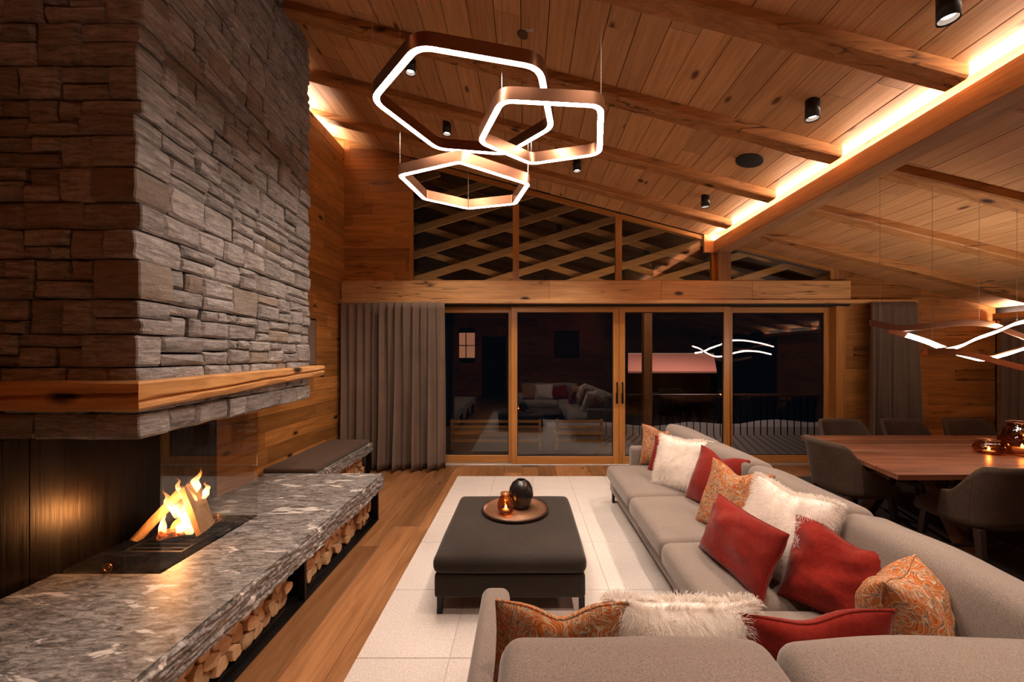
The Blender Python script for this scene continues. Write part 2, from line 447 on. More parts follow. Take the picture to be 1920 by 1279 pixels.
# ------------------------------------------------------------------ floor
fl = struct('floor', MB().box(XL-.2, XR+.2, YB-.1, 5.98, -.12, -.02), M['blackmatt'])
x = XL; i = 0
while x < XR:
    x1 = min(x+.235, XR); y = YB + random.uniform(-1.5, -.3)
    while y < YW:
        y1 = y + random.uniform(2.0, 2.7)
        a, b_ = max(y, YB), min(y1, YW-.02)
        if b_-a > .08:
            put('plank', MB().box(x+.0012, x1-.0012, a+.0012, b_-.0012, -.02, random.uniform(-.0012, 0), .0015), M['floor'], fl)
        y = y1
    x = x1

# ------------------------------------------------------------------ ceiling
ce = struct('ceiling', None)
def slope_slab(mb, xa, xb, ya, yb, zf, th):
    za, zb = zf(xa), zf(xb)
    return mb.hexa([(xa,ya,za),(xb,ya,zb),(xb,yb,zb),(xa,yb,za),(xa,ya,za+th),(xb,ya,zb+th),(xb,yb,zb+th),(xa,yb,za+th)])
mb = MB(); slope_slab(mb, XL-.3, 2.648, YB-.1, 6.1, lambda q: zc(q)+.022, .06); slope_slab(mb, 2.955, XR+.2, YB-.1, 6.1, lambda q: zr(q)+.022, .14)
put('roof_deck', mb, M['blackmatt'], ce)
def boards(xa, xb, zf, wd):
    x = xa
    while x < xb-.01:
        x1 = min(x+wd, xb); y = YB + random.uniform(-2.5, -.3)
        while y < YW:
            y1 = y + random.uniform(2.6, 4.2); a, b_ = max(y, YB), min(y1, YW-.01)
            if b_-a > .1:
                m_ = MB(); dz = random.uniform(0, .0025)
                slope_slab(m_, x+.003, x1-.003, a+.0015, b_-.0015, lambda q: zf(q)-dz, .02)
                put('board', m_, M['ceil'], ce)
            y = y1
        x = x1
boards(XL-.17, 2.65, zc, .198)
boards(2.95, XR, zr, .198)
# rafters, rough hewn
RY = [5.10, 4.21, 3.33, 2.38, 1.46, .55, -.4, -1.35]
def rafter(xa, xb, y0, y1, zf, h, nm):
    n = 34; V = []; F = []
    sd = random.random()*50
    for i in range(n+1):
        q = xa+(xb-xa)*i/n; z = zf(q)+.004
        wob = lambda k: noise.noise(Vector((q*2.3, sd+k, 0)))*.007
        c = .012
        ring = [(y0+wob(1), z), (y0+wob(1)+.0, z-h+c+wob(3)), (y0+c+wob(1), z-h+wob(3)), ((y0+y1)/2-.01, z-h+wob(5)*.5), ((y0+y1)/2+.01, z-h+wob(5)*.5), (y1-c+wob(2), z-h+wob(4)), (y1+wob(2), z-h+c+wob(4)), (y1+wob(2), z)]
        V += [(q, a, b) for a, b in ring]
    k = 8
    for i in range(n):
        for j in range(k): F.append((i*k+j, i*k+(j+1) % k, (i+1)*k+(j+1) % k, (i+1)*k+j))
    F.append(tuple(range(k))[::-1]); F.append(tuple(n*k+j for j in range(k)))
    return fixn(put(nm, MB().add(V, F), M['rafter'], ce))
for y in RY:
    rafter(XL-.1, 2.655, y, y+.15, zc, .085, 'rafter')
    rafter(2.96, XR-.02, y-.02, y+.13, zr, .085, 'rafter')
# cove recess boards beside the purlin
mb = MB()
mb.hexa([(2.65,YB,zc(2.65)),(2.662,YB,zc(2.65)),(2.662,YW,zc(2.65)),(2.65,YW,zc(2.65)),(2.65,YB,zc(2.65)+.06),(2.662,YB,zc(2.65)+.06),(2.662,YW,zc(2.65)+.06),(2.65,YW,zc(2.65)+.06)])
mb.box(2.65, 2.96, YB, YW, zc(2.65)+.045, zc(2.65)+.065)
mb.box(2.60, 2.96, YW-.03, YW+.02, 3.10, zc(2.65)+.06)
put('cove_board', mb, M['ceil'], ce)
# purlin (long beam) with the light channel on its left shoulder
pl = struct('trim_1', None, None, 'long timber beam running from the camera to the window wall with a glowing strip along its top', (0,0,0))
mb = MB(); mb.box(2.735, 2.955, YB, YW-.02, 3.08, 3.235, .006); mb.box(2.735, 2.745, YB, YW-.02, 3.23, 3.260, .002); mb.box(2.86, 2.955, YB, YW-.02, 3.23, zr(2.95)+.2, .003)
put('timber_beam', mb, M['purlin'], pl)
put('light_strip', MB().hexa([(2.760,YB+.05,3.238),(2.80,YB+.05,3.238),(2.80,YW-.05,3.238),(2.760,YW-.05,3.238),(2.765,YB+.05,3.246),(2.795,YB+.05,3.270),(2.795,YW-.05,3.270),(2.765,YW-.05,3.246)]), M['cove'], pl)

# ------------------------------------------------------------------ walls
def wall_boards(parent, u0, u1, v0, v1, hgt, ax, mat, top=None, holes=(), lmin=.9, lmax=2.2, th=.02):
    """boards along u, stacked in v; ax(u,v,d)->xyz, d=outwards; top(u)->v limit; holes = (u0,u1,v0,v1)"""
    v = v0
    while v < v1-.01:
        b1 = min(v+hgt, v1); u = u0 + random.uniform(-lmax, -.2)
        while u < u1:
            e = u + random.uniform(lmin, lmax); a, b_ = max(u, u0), min(e, u1)
            segs = [(a, b_)]
            for (h0, h1, g0, g1) in holes:
                if g1 > v+.02 and g0 < b1-.02:
                    ns = []
                    for (p, q) in segs:
                        if q <= h0 or p >= h1: ns.append((p, q)); continue
                        if p < h0: ns.append((p, h0))
                        if q > h1: ns.append((h1, q))
                    segs = ns
            for (p, q) in segs:
                if q-p < .03: continue
                pr = random.uniform(0, .004); g = .0015
                if top is None: poly = [(p+g, v+g), (q-g, v+g), (q-g, b1-g), (p+g, b1-g)]
                else:
                    tp, tq = min(b1-g, top(p)), min(b1-g, top(q))
                    if max(tp, tq) < v+.02: continue
                    tp = max(tp, v+g); tq = max(tq, v+g)
                    poly = [(p+g, v+g), (q-g, v+g), (q-g, tq+.001)]
                    # break point where the roof line crosses the board top
                    if (top(p) > b1) != (top(q) > b1):
                        m_ = p+(q-p)*(top(p)-b1)/(top(p)-top(q)); poly.append((m_, b1-g))
                    poly.append((p+g, tp+.001))
                fixn(put('board', MB().prism(poly, lambda a_, b__, d: ax(a_, b__, d), -th, pr), mat, parent))
            u = e
        v = b1
wl = struct('wall_left', MB().box(XL-.30, XL-.19, YB-.1, 6.1, -.05, 4.95), M['blackmatt'])
mb = MB(); mb.box(XL-.19, XL-.02, YB, YW, -.02, 4.585); put('wall_core', mb, M['blackmatt'], wl)
wall_boards(wl, YB, YW, 0, 4.60, .165, lambda u, v, d: (XL+d, u, v), M['wall_y'], lmin=1.0, lmax=2.4)
put('light_strip', MB().box(XL-.13, XL-.09, 1.0, YW-.05, 4.592, 4.60), M['cove'], wl)
# small dark wall panel just past the chimney
t_ = thing('wall_screen', (XL+.015, 4.5, 1.45), 'dark flat panel on the wood wall half hidden behind the chimney', 'screen')
put('screen_body', MB().box(XL+.012, XL+.045, 4.2, 4.94, 1.47, 2.05, .004), M['black'], t_)
put('screen_face', MB().box(XL+.045, XL+.049, 4.22, 4.92, 1.49, 2.03), M['curtain'], t_)

# window wall
UW = [(-1.645, -.16), (-.11, 1.345), (1.40, 2.75)]
UZ0 = 2.70
wb = struct('wall_back', None)
mb = MB(); mb.box(XL-.2, -1.70, YW+.02, YW+.2, -.05, 4.9); mb.box(4.62, XR+.1, YW+.02, YW+.2, -.05, 3.2); mb.box(-1.7, 4.62, YW+.02, YW+.2, 2.32, 2.62)
put('wall_core', mb, M['blackmatt'], wb)
axb = lambda u, v, d: (u, YW-d, v)
wall_boards(wb, XL, -1.68, 2.66, 4.80, .165, axb, M['wall_x'], top=lambda u: zc(u), lmin=.8, lmax=1.6)
wall_boards(wb, XL, -1.98, 0, 2.40, .165, axb, M['wall_x'])
wall_boards(wb, XL-.19, XL, 4.42, 4.9, .165, axb, M['wall_x'], lmin=.5, lmax=.9)
wall_boards(wb, 4.66, XR, 0, 3.2, .175, axb, M['wall_x'], top=lambda u: zr(u), lmin=.9, lmax=2.0)
# header beam and ledge
h = struct('trim_2', None, None, 'wide horizontal timber header between the upper windows and the sliding doors')
xs = [-2.62, -1.75, .35, 1.95, 3.25, 4.66]
for a, b_ in zip(xs, xs[1:]):
    put('header_board', MB().box(a+.001, b_-.001, YW-.11, YW+.14, 2.395, 2.668, .004), M['header'], h)
put('ledge', MB().box(-2.62, 5.55, YW-.19, YW-.02, 2.335, 2.388, .005), M['header'], h)
put('shadow_gap', MB().box(-2.62, 4.66, YW-.09, YW+.1, 2.31, 2.396), M['blackmatt'], h)
# kingpost
kp = struct('trim_3', None, None, 'short square timber post between the two upper window groups under the long beam')
put('post', MB().box(2.77, 2.955, YW-.10, YW+.10, 2.668, 3.08, .006), M['post'], kp)

def pane_window(idx, x0, x1, z0, ztop, fr=.045, lab=None):
    """window with sloping head, frame pieces and one pane"""
    o = struct('window_%d' % idx, None, None, lab)
    y0, y1 = YW-.0, YW+.07
    t0, t1 = ztop(x0), ztop(x1)
    ax = lambda a, b, d: (a, d, b)
    put('frame', fixn_mb(MB().box(x0, x0+fr, y0, y1, z0, max(z0+.03, ztop(x0+fr)))), M['frame_v'], o)
    put('frame', MB().box(x1-fr, x1, y0, y1, z0, max(z0+.03, t1)), M['frame_v'], o)
    put('frame', MB().box(x0+fr, x1-fr, y0, y1, z0, z0+.028), M['frame_h'], o)
    fixn(put('frame', MB().prism([(x0+fr, ztop(x0+fr)-.055), (x1-fr, ztop(x1-fr)-.055), (x1-fr, ztop(x1-fr)), (x0+fr, ztop(x0+fr))], ax, y0, y1), M['frame_h'], o))
    fixn(put('pane', MB().prism([(x0+fr, z0+.028), (x1-fr, z0+.028), (x1-fr, ztop(x1-fr)-.055), (x0+fr, ztop(x0+fr)-.055)], ax, y0+.035, y0+.045), M['glass'], o))
    return o
def fixn_mb(m_): return m_
zt = lambda q: zc(q)-.015
pane_window(1, -1.68, -.13, 2.668, zt, lab='upper left window with sloping head above the curtain')
pane_window(2, -.13, 1.37, 2.668, zt, lab='upper middle window with sloping head')
pane_window(3, 1.37, 2.77, 2.668, zt, lab='upper window narrowing towards the timber post')
zt2 = lambda q: zr(q)-.0
pane_window(4, 2.955, 4.50, 2.668, lambda q: zr(q)+.012, lab='small triangular upper window right of the timber post')
put('reveal', MB().box(4.50, 4.66, YW-.0, YW+.12, 2.668, 2.86), M['post'], wb)

# sliding doors
def door(idx, x0, x1, y0, st, lab):
    o = struct('door_%d' % idx, None, None, lab)
    y1 = y0+.06; zt_ = 2.315; zb = .018
    put('stile', MB().box(x0, x0+st, y0, y1, zb, zt_, .003), M['frame_v'], o)
    put('stile', MB().box(x1-st, x1, y0, y1, zb, zt_, .003), M['frame_v'], o)
    put('rail', MB().box(x0+st, x1-st, y0+.002, y1, zb, zb+.11, .003), M['frame_h'], o)
    put('rail', MB().box(x0+st, x1-st, y0+.002, y1, zt_-.085, zt_, .003), M['frame_h'], o)
    put('seal', MB().box(x0+st, x1-st, y0+.018, y0+.045, zb+.11, zb+.118).box(x0+st, x1-st, y0+.018, y0+.045, zt_-.093, zt_-.085).box(x0+st, x0+st+.008, y0+.018, y0+.045, zb+.11, zt_-.085).box(x1-st-.008, x1-st, y0+.018, y0+.045, zb+.11, zt_-.085), M['blackmatt'], o)
    put('pane', MB().box(x0+st+.002, x1-st-.002, y0+.028, y0+.036, zb+.112, zt_-.087), M['glass'], o)
    return o
door(1, -2.0, -.17, YW+.075, .07, 'fixed glass panel beside the long curtain')
d2 = door(2, -.195, 1.372, YW+.0, .085, 'left sliding glass door with a black handle')
d3 = door(3, 1.376, 2.985, YW+.0, .085, 'right sliding glass door with a black handle')
door(4, 2.99, 4.49, YW+.075, .075, 'fixed glass panel near the dining table')
for d_, xx in ((d2, 1.335), (d3, 1.415)):
    hd = MB(); hd.box(xx-.009, xx+.009, YW-.045, YW-.03, .92, 1.215, .003); hd.box(xx-.014, xx+.014, YW-.035, YW-.018, .90, 1.06, .004); hd.box(xx-.006, xx+.006, YW-.035, YW+.004, 1.18, 1.20); hd.box(xx-.006, xx+.006, YW-.035, YW+.004, .93, .95)
    put('handle', hd, M['black'], d_)
tj = struct('trim_4', None, None, 'upright door jamb at the right end of the glass doors')
put('jamb', MB().box(4.49, 4.60, YW-.06, YW+.14, 0, 2.33, .004), M['frame_v'], tj)
put('reveal', MB().box(4.60, 4.665, YW-.01, YW+.10, 0, 2.33), M['frame_v'], tj)
put('head_rail', MB().box(-2.0, 4.6, YW+.07, YW+.15, 2.31, 2.37), M['frame_h'], tj)
ts = struct('trim_5', MB().box(-1.98, 4.49, YW-.02, YW+.16, -.01, .017, .002), M['steel'], 'pale metal threshold under the glass doors')

# right wall and the wall behind the camera
wr = struct('wall_right', MB().box(XR+.02, XR+.15, YB-.1, 6.0, -.05, 2.6), M['blackmatt'])
wall_boards(wr, 1.0, YW-.02, 0, 2.16, .24, lambda u, v, d: (XR-d, u, v), M['wall_y'], lmin=2.0, lmax=3.0)
put('light_strip', MB().box(XR-.06, XR-.03, .5, YW-.1, 2.17, 2.178), M['cove'], wr)
put('cove_lip', MB().box(XR-.10, XR-.085, .5, YW-.05, 2.10, 2.20).box(XR-.10, XR+.02, .5, YW-.05, 2.10, 2.115), M['frame_v'], wr)
wf = struct('wall_front', MB().box(XL-.2, XR+.1, YB-.12, YB-.02, -.05, 4.9), M['blackmatt'])
wall_boards(wf, XL, XR, 0, 4.9, .33, lambda u, v, d: (u, YB+d, v), M['wall_x'], top=lambda u: ceil_z(u), holes=((-1.6, -.7, 0, 2.1), (-2.45, -1.85, 1.5, 2.45)), lmin=2.5, lmax=4.0)
# things on the wall behind the camera (they show in the glass reflections)
o = thing('framed_picture', (1.54, YB+.03, 1.55), 'dark framed picture on the wall behind the sofa, seen mirrored in the glass', 'picture')
mb = MB(); mb.box(1.08, 2.0, YB+.006, YB+.03, 1.5, 2.5, .004); put('frame', mb, M['black'], o)
put('print', MB().box(1.16, 1.92, YB+.03, YB+.033, 1.6, 2.4), M['chair'], o)
o = thing('shelf_niche', (-2.15, YB, 1.5), 'lit wall niche with shelves, seen mirrored in the glass door', 'shelf')
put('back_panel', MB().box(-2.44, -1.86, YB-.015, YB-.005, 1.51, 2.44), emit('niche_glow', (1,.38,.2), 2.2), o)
put('shelf', MB().box(-2.44, -1.86, YB-.004, YB+.05, 1.95, 1.98), M['black'], o)
put('shelf', MB().box(-2.20, -2.17, YB-.004, YB+.05, 1.51, 2.44), M['post'], o)
put('door_leaf', MB().box(-1.58, -.72, YB-.018, YB+.004, .01, 2.08, .003), M['blackmatt'], wf)

# ------------------------------------------------------------------ fireplace chimney
HZ = 1.185
C0 = Vector((-1.895, 1.95)); C1 = Vector((-2.09, 3.85))
dS = (C1-C0).normalized(); nS = Vector((dS.y, -dS.x))            # side face
dF = Vector((-1, 0)); nF = Vector((0, -1))
LS = (C1-C0).length; LF = .76
fp = thing('fireplace', (-2.2, 2.8, 0), 'tall grey stone chimney with a timber mantel over an open glass corner fire', 'fireplace')
core = MB()
p_ = [(C0.x-.03, C0.y+.03), (C1.x-.03, C1.y-.02), (XL, C1.y-.02), (XL, C0.y+.03)]
core.prism(p_, lambda a, b, d: (a, b, d), HZ+.01, 4.85)
fixn(put('chimney_core', core, M['blackmatt'], fp))
axS = lambda u, v, d: tuple(C0 + dS*u + nS*d) + (v,)
axF = lambda u, v, d: tuple(C0 + dF*u + nF*d) + (v,)
stones = []     # (visibility rank, MB)
def stone(ax, u0, u1, v0, v1):
    g = .0035; j = .009
    u0 += g; u1 -= g; v0 += g; v1 -= g
    pr = random.uniform(.000, .024)
    J = lambda s=j: random.uniform(-s, s)
    o = [(u0, v0), ((u0+u1)/2, v0), (u1, v0), (u1, (v0+v1)/2), (u1, v1), ((u0+u1)/2, v1), (u0, v1), (u0, (v0+v1)/2)]
    o = [(a+random.uniform(-.006, .003 if 0 else .004), b+random.uniform(-.005, .005)) for a, b in o]
    cu, cv = (u0+u1)/2, (v0+v1)/2
    e = .010+random.uniform(0, .008)
    inn = [(a+(cu-a)/max(abs(cu-a), 1e-6)*min(e, abs(cu-a)*.5)*(abs(cu-a) > 1e-3), b+(cv-b)/max(abs(cv-b), 1e-6)*min(e, abs(cv-b)*.5)*(abs(cv-b) > 1e-3)) for a, b in o]
    V = [ax(a, b, -.05) for a, b in o]
    V += [ax(a, b, pr-.012+J(.004)) for a, b in o]
    V += [ax(a+J(.003), b+J(.003), pr+random.uniform(-.002, .009)) for a, b in inn]
    V += [ax(cu-(u1-u0)*.15, cv+J(), pr+.006+J(.006)), ax(cu+(u1-u0)*.18, cv+J(), pr+.006+J(.006))]
    F = []
    for k in range(8):
        l = (k+1) % 8
        F.append((k, l, 8+l, 8+k)); F.append((8+k, 8+l, 16+l, 16+k))
    A, B = 24, 25
    F += [(16, 17, A), (17, 18, B), (17, B, A), (18, 19, B), (19, 20, B), (20, 21, B), (21, A, B), (21, 22, A), (22, 23, A), (23, 16, A)]
    return MB().add(V, F)
def corner_stone(w1, w2, v0, v1):
    g = .0035; n1 = random.uniform(.002, .030); n2 = random.uniform(.002, .024)
    rings = []
    for k, (v, s) in enumerate(((v0+g, -.008), (v0+g+.014, .003), ((v0+v1)/2, .004), (v1-g-.014, .002), (v1-g, -.008))):
        j = lambda: random.uniform(-.004, .004)
        A = C0 + nS*(n1+s+j()) + nF*(n2+s+j())
        cc = .010
        B = C0 + dS*w2 + nS*(n1+s+j()); B2 = C0+dS*w2 - nS*.05
        D = C0 + dF*w1 + nF*(n2+s+j()); D2 = C0+dF*w1 - nF*.05
        Am = A - nS*cc*.6 + Vector((0, 0)); An = A - nF*cc*.6
        E = C0 + dS*w2*.5 + nS*(n1+s+j()+.003); G = C0 + dF*w1*.5 + nF*(n2+s+j()+.003)
        I = C0 - nS*.05 - nF*.05
        rings.append([tuple(q)+(v,) for q in (Am, G, D, D2, I, B2, B, E, An)])
    V = [p for r in rings for p in r]; n = 9; F = []
    for i in range(4):
        for k in range(n): F.append((i*n+k, i*n+(k+1) % n, (i+1)*n+(k+1) % n, (i+1)*n+k))
    F.append(tuple(range(n))[::-1]); F.append(tuple(4*n+k for k in range(n)))
    return MB().add(V, F)
v = HZ
def split_cell(a, b, v0, v1, ax):
    wd, hh = b-a, v1-v0
    if hh > .135 and random.random() < .72:
        m_ = v0 + hh*random.uniform(.36, .64)
        if wd > .22 and random.random() < .5:
            k = a+wd*random.uniform(.35, .65)
            if random.random() < .5: stones.append((v0, stone(ax, a, k, v0, m_))); stones.append((v0, stone(ax, k, b, v0, m_))); stones.append((v0, stone(ax, a, b, m_, v1)))
            else: stones.append((v0, stone(ax, a, b, v0, m_))); stones.append((m_, stone(ax, a, k, m_, v1))); stones.append((m_, stone(ax, k, b, m_, v1)))
        else: stones.append((v0, stone(ax, a, b, v0, m_))); stones.append((m_, stone(ax, a, b, m_, v1)))
    else: stones.append((v0, stone(ax, a, b, v0, v1)))
while v < 4.75:
    hh = random.uniform(.13, .23)
    v1 = v+hh
    w1, w2 = random.choice([(.14, .26), (.26, .13), (.20, .18), (.12, .22)])
    if hh > .17 and random.random() < .6:
        vm = v+hh*random.uniform(.4, .6)
        stones.append((v, corner_stone(w1, w2, v, vm))); w3, w4 = (w1, w2); stones.append((v, corner_stone(w3, w4, vm, v1)))
    else: stones.append((v, corner_stone(w1, w2, v, v1)))
    u = w2
    while u < LS-.01:
        wd = random.uniform(.16, .34); e = u+wd
        if LS-e < .12: e = LS + random.uniform(-.01, .012)
        split_cell(u, e, v, v1, axS); u = e
    u = w1
    while u < LF-.01:
        wd = random.uniform(.16, .34); e = min(u+wd, LF)
        if LF-e < .1: e = LF
        split_cell(u, e, v, v1, axF); u = e
    v = v1
stones.sort(key=lambda q: q[0])
rest = MB()
for k, (rk, m_) in enumerate(stones):
    if k < 298: sharp(put('stone', m_, M['stone'], fp), 30)
    else: rest.add(m_.v, m_.f)
if rest.v: o = put('upper_stones', rest, M['stone'], fp); o['kind'] = 'stuff'
print('stones', len(stones))
# hood underside
m_ = MB(); m_.prism([(C0.x-.06, C0.y+.06), (C1.x-.06, C1.y-.04), (XL, C1.y-.04), (XL, C0.y+.06)], lambda a, b, d: (a, b, d), HZ+.0, HZ+.03)
fixn(put('hood_underside', m_, M['blackmatt'], fp))
# mantel: two hewn beams mitred at the corner
def mantel(name, Pa, Pb, depth, za0, za1, zb0, zb1, mat, g0, g1, seed, miter_a=0, miter_b=0, nrm=None):
    n = 60; L = (Pb-Pa).length; d = (Pb-Pa).normalized(); V = []; F = []
    for i in range(n+1):
        f = i/n; z0 = za0+(zb0-za0)*f; z1 = za1+(zb1-za1)*f
        g = g0+(g1-g0)*f + noise.noise(Vector((f*5, seed, 0)))*.05; h_ = z1-z0
        gap = .012+.010*abs(noise.noise(Vector((f*9, seed+4, 0))))
        wv = lambda k: noise.noise(Vector((f*L*3.5, seed+k*3.7, 0)))*.006
        ring = [(depth, z0+wv(1)), (.012, z0+wv(1)), (0+wv(2), z0+.014+wv(1)), (wv(3)-.002, z0+h_*g-gap), (.022, z0+h_*g), (wv(4)-.002, z0+h_*g+gap), (wv(5), z0+h_*.8), (wv(2), z1-.012+wv(6)), (.012, z1+wv(6)), (depth, z1)]
        for (dd, z) in ring:
            sh = (miter_a*dd*(1-f) if miter_a else 0) - (miter_b*dd*f if miter_b else 0)
            q = Pa + d*(L*f+sh) - nrm*dd; V.append((q.x, q.y, z))
    k = 10
    for i in range(n):
        for j in range(k): F.append((i*k+j, i*k+(j+1) % k, (i+1)*k+(j+1) % k, (i+1)*k+j))
    F.append(tuple(range(k))); F.append(tuple(n*k+j for j in range(k)))
    return sharp(fixn(put(name, MB().add(V, F), mat, fp)), 35)
K0 = Vector((-1.818, 1.875)); K1 = Vector((-2.035, 4.05))
mantel('mantel_beam', K0, K1, .17, 1.336, 1.477, 1.40, 1.50, M['mantel'], .30, .55, 1.0, 1.0, 0, Vector(((K1-K0).normalized().y, -(K1-K0).normalized().x)))
mantel('mantel_beam', Vector((XL+.01, 1.875)), K0, .17, 1.335, 1.477, 1.336, 1.477, M['mantel_x'], .42, .58, 9.0, 0, 1.0, nF)
# firebox: back panels, glass corner
for (a, b_) in ((.4, 1.30), (1.302, 2.05), (2.052, 2.795), (2.797, 3.30)):
    put('back_panel', MB().box(XL+.03, -2.55, a, b_, .20, HZ-.002, .002), M['panel'], fp)
put('pit_liner', MB().box(-2.56, -1.94, 2.12, 2.90, .16, .20).box(-1.95, -1.942, 2.12, 2.90, .19, .42).box(-2.56, -1.94, 2.122, 2.13, .19, .42).box(-2.56, -1.94, 2.885, 2.895, .19, .29), M['black'], fp)
put('glass_pane', MB().box(-2.47, -1.948, 2.128, 2.134, .30, HZ), M['fireglass'], fp)
put('glass_pane', MB().box(-1.952, -1.946, 2.134, 2.90, .425, HZ), M['fireglass'], fp)
kn = MB(); kn.tube([(-2.22+.022*math.cos(a*PI/8), 2.118, .468+.022*math.sin(a*PI/8)) for a in range(16)], .005, 6, True)
kn.box(-2.228, -2.212, 2.112, 2.126, .46, .476, .002)
put('knob', kn, M['copper'], fp, True)

# grate and fire
gr = thing('fire_grate', (-2.23, 2.6, .20), 'low black steel grate carrying the burning logs', 'grate')
mb = MB()
mb.box(-2.42, -2.05, 2.38, 2.40, .40, .425, .002).box(-2.42, -2.05, 2.80, 2.82, .40, .425, .002).box(-2.42, -2.40, 2.40, 2.80, .40, .425, .002).box(-2.07, -2.05, 2.40, 2.80, .40, .425, .002)
put('frame', mb, M['black'], gr)
for k in range(7):
    y = 2.44+k*.055; put('bar', MB().box(-2.40, -2.07, y, y+.016, .404, .418, .002), M['black'], gr)
for (a, b_) in ((-2.41, 2.39), (-2.06, 2.39), (-2.41, 2.81), (-2.06, 2.81)):
    put('leg', MB().box(a-.01, a+.01, b_-.01, b_+.01, .20, .402), M['black'], gr)
put('ash_tray', MB().box(-2.40, -2.07, 2.42, 2.78, .27, .30, .004), M['black'], gr)
def billet(name, a, b, wv, tv, mat, label, group=None, rough=.006):
    """split log from a to b with width vector wv and thickness vector tv (half sizes)"""
    a, b, wv, tv = map(Vector, (a, b, wv, tv)); V = []; F = []; n = 9
    sec = [(-1,-.75),(-.3,-1),(.6,-.95),(1,-.5),(.95,.35),(.5,1),(-.5,.9),(-1,.3)]
    sd = random.random()*99
    for i in range(n+1):
        f = i/n; c = a+(b-a)*f
        for k, (p, q) in enumerate(sec):
            w_ = noise.noise_vector(Vector((f*2+k*3.1, sd, k)))*rough
            V.append(c+wv*p+tv*q+w_)
    k = 8
    for i in range(n):
        for j in range(k): F.append((i*k+j, i*k+(j+1) % k, (i+1)*k+(j+1) % k, (i+1)*k+j))
    F.append(tuple(range(k))[::-1]); F.append(tuple(n*k+j for j in range(k)))
    o = put(name, MB().add(V, F), mat)
    c = (a+b)/2; me = o.data
    for v_ in me.vertices: v_.co -= c
    o.location = c; sharp(fixn(o), 45)
    return tag(o, label, 'log', group)
billet('burning_log', (-2.43, 2.50, .450), (-2.22, 2.60, .735), (.020, .01, -.012), (-.005, .030, 0), M['log_big'], 'thin pale log leaning up to the right in the fire')
billet('burning_log', (-2.06, 2.57, .475), (-2.22, 2.63, .75), (.038, .0, .024), (.025, -.085, .0), M['log_big'], 'broad pale split log leaning up to the left in the fire')
billet('burning_log', (-2.30, 2.52, .462), (-2.12, 2.62, .475), (.0, .03, .0), (0, 0, .028), M['ember'], 'charred glowing log lying in front at the foot of the fire')
billet('burning_log', (-2.32, 2.66, .462), (-2.10, 2.72, .49), (.0, .03, .0), (0, 0, .028), M['ember'], 'charred glowing log lying behind at the foot of the fire')
billet('burning_log', (-2.26, 2.56, .51), (-2.13, 2.64, .56), (.0, .02, .01), (0, .01, .022), M['log_big'], 'short pale log lying across the glowing ones in the fire')
fire = thing('fire', (-2.2, 2.62, .45), 'bright orange flames licking up the stacked logs', 'fire')
def tongue(x, y, z, h_, r, lx, ly, seed):
    m_ = MB(); n = 14; pr = []
    V = []; F = []; k = 10
    for i in range(n+1):
        f = i/n; rr = r*(math.sin(PI*min(1, f*1.0+.12))**.7)*(1-f)**.55 + .0008
        cx = x+lx*f+noise.noise(Vector((f*3.2, seed, 0)))*.045*f*1.6; cy = y+ly*f+noise.noise(Vector((f*3.2, seed+9, 0)))*.03*f
        for j in range(k):
            a = 2*PI*j/k+f*1.5; V.append((cx+rr*1.25*math.cos(a), cy+rr*.7*math.sin(a), z+h_*f))
    for i in range(n):
        for j in range(k): F.append((i*k+j, i*k+(j+1) % k, (i+1)*k+(j+1) % k, (i+1)*k+j))
    F.append(tuple(range(k))[::-1]); F.append(tuple(n*k+j for j in range(k)))
    put('flame', m_.add(V, F), M['flame'], fire, True)
for a in ((-2.14,2.55,.50,.26,.050,-.08,.0,1),(-2.17,2.57,.52,.30,.040,.02,.0,2),(-2.22,2.55,.56,.20,.030,-.10,.0,3),(-2.16,2.60,.70,.17,.028,.03,.02,4),
          (-2.11,2.62,.66,.13,.020,.04,.0,5),(-2.28,2.52,.47,.15,.018,-.02,.0,6),(-2.20,2.54,.47,.12,.030,.03,.0,7),(-2.33,2.54,.47,.20,.010,.05,.0,8),
          (-2.20,2.58,.66,.16,.020,-.08,.0,9),(-2.12,2.52,.47,.22,.035,-.04,.0,10)): tongue(*a)
def light(name, typ, loc, power, col=(1,.8,.6), size=.1, rot=(0,0,0), parent=None, **kw):
    d = bpy.data.lights.new(name, typ); d.energy = power; d.color = col
    for k, v_ in kw.items(): setattr(d, k, v_)
    if typ in ('POINT', 'SPOT'): d.shadow_soft_size = size
    if typ == 'AREA': d.size = size
    o = bpy.data.objects.new(name, d); COL.objects.link(o); o.location = loc; o.rotation_euler = rot
    if parent: o.parent = parent; o.location = Vector(loc)-parent.location
    return o
light('fire_glow', 'POINT', (-2.20, 2.50, .62), 9.0, (1,.42,.12), .06, parent=fire)

# ------------------------------------------------------------------ hearth bench
hb = thing('hearth_bench', (-2.0, 2.3, 0), 'long low bench slab of rough grey gneiss running in front of the fire', 'bench')
mb = MB()
XE = -1.405
mb.box(XL+.13, XE, .55, 2.12, .295, .437); mb.box(-1.94, XE, 2.12, 2.90, .295, .437); mb.box(XL+.10, XE, 2.90, 3.925, .295, .437)
put('slab', mb, M['slab'], hb)
def rough_edge(mb, pa, pb, z0, z1, nrm, n, k, amp):
    def fn(u, v_):
        p = Vector(pa)+(Vector(pb)-Vector(pa))*u; z = z0+(z1-z0)*v_
        q = Vector((p.x*9, p.y*9, z*95))
        d = noise.fractal(q, .8, 2.0, 4)*amp + noise.noise(Vector((p.x*2, p.y*2, z*8)))*amp*.8
        d += amp*.7
        if v_ > .93: d -= .004
        if u in (0, 1): d *= .3
        return (p.x+nrm[0]*d, p.y+nrm[1]*d, z)
    return mb.grid(fn, n, k)
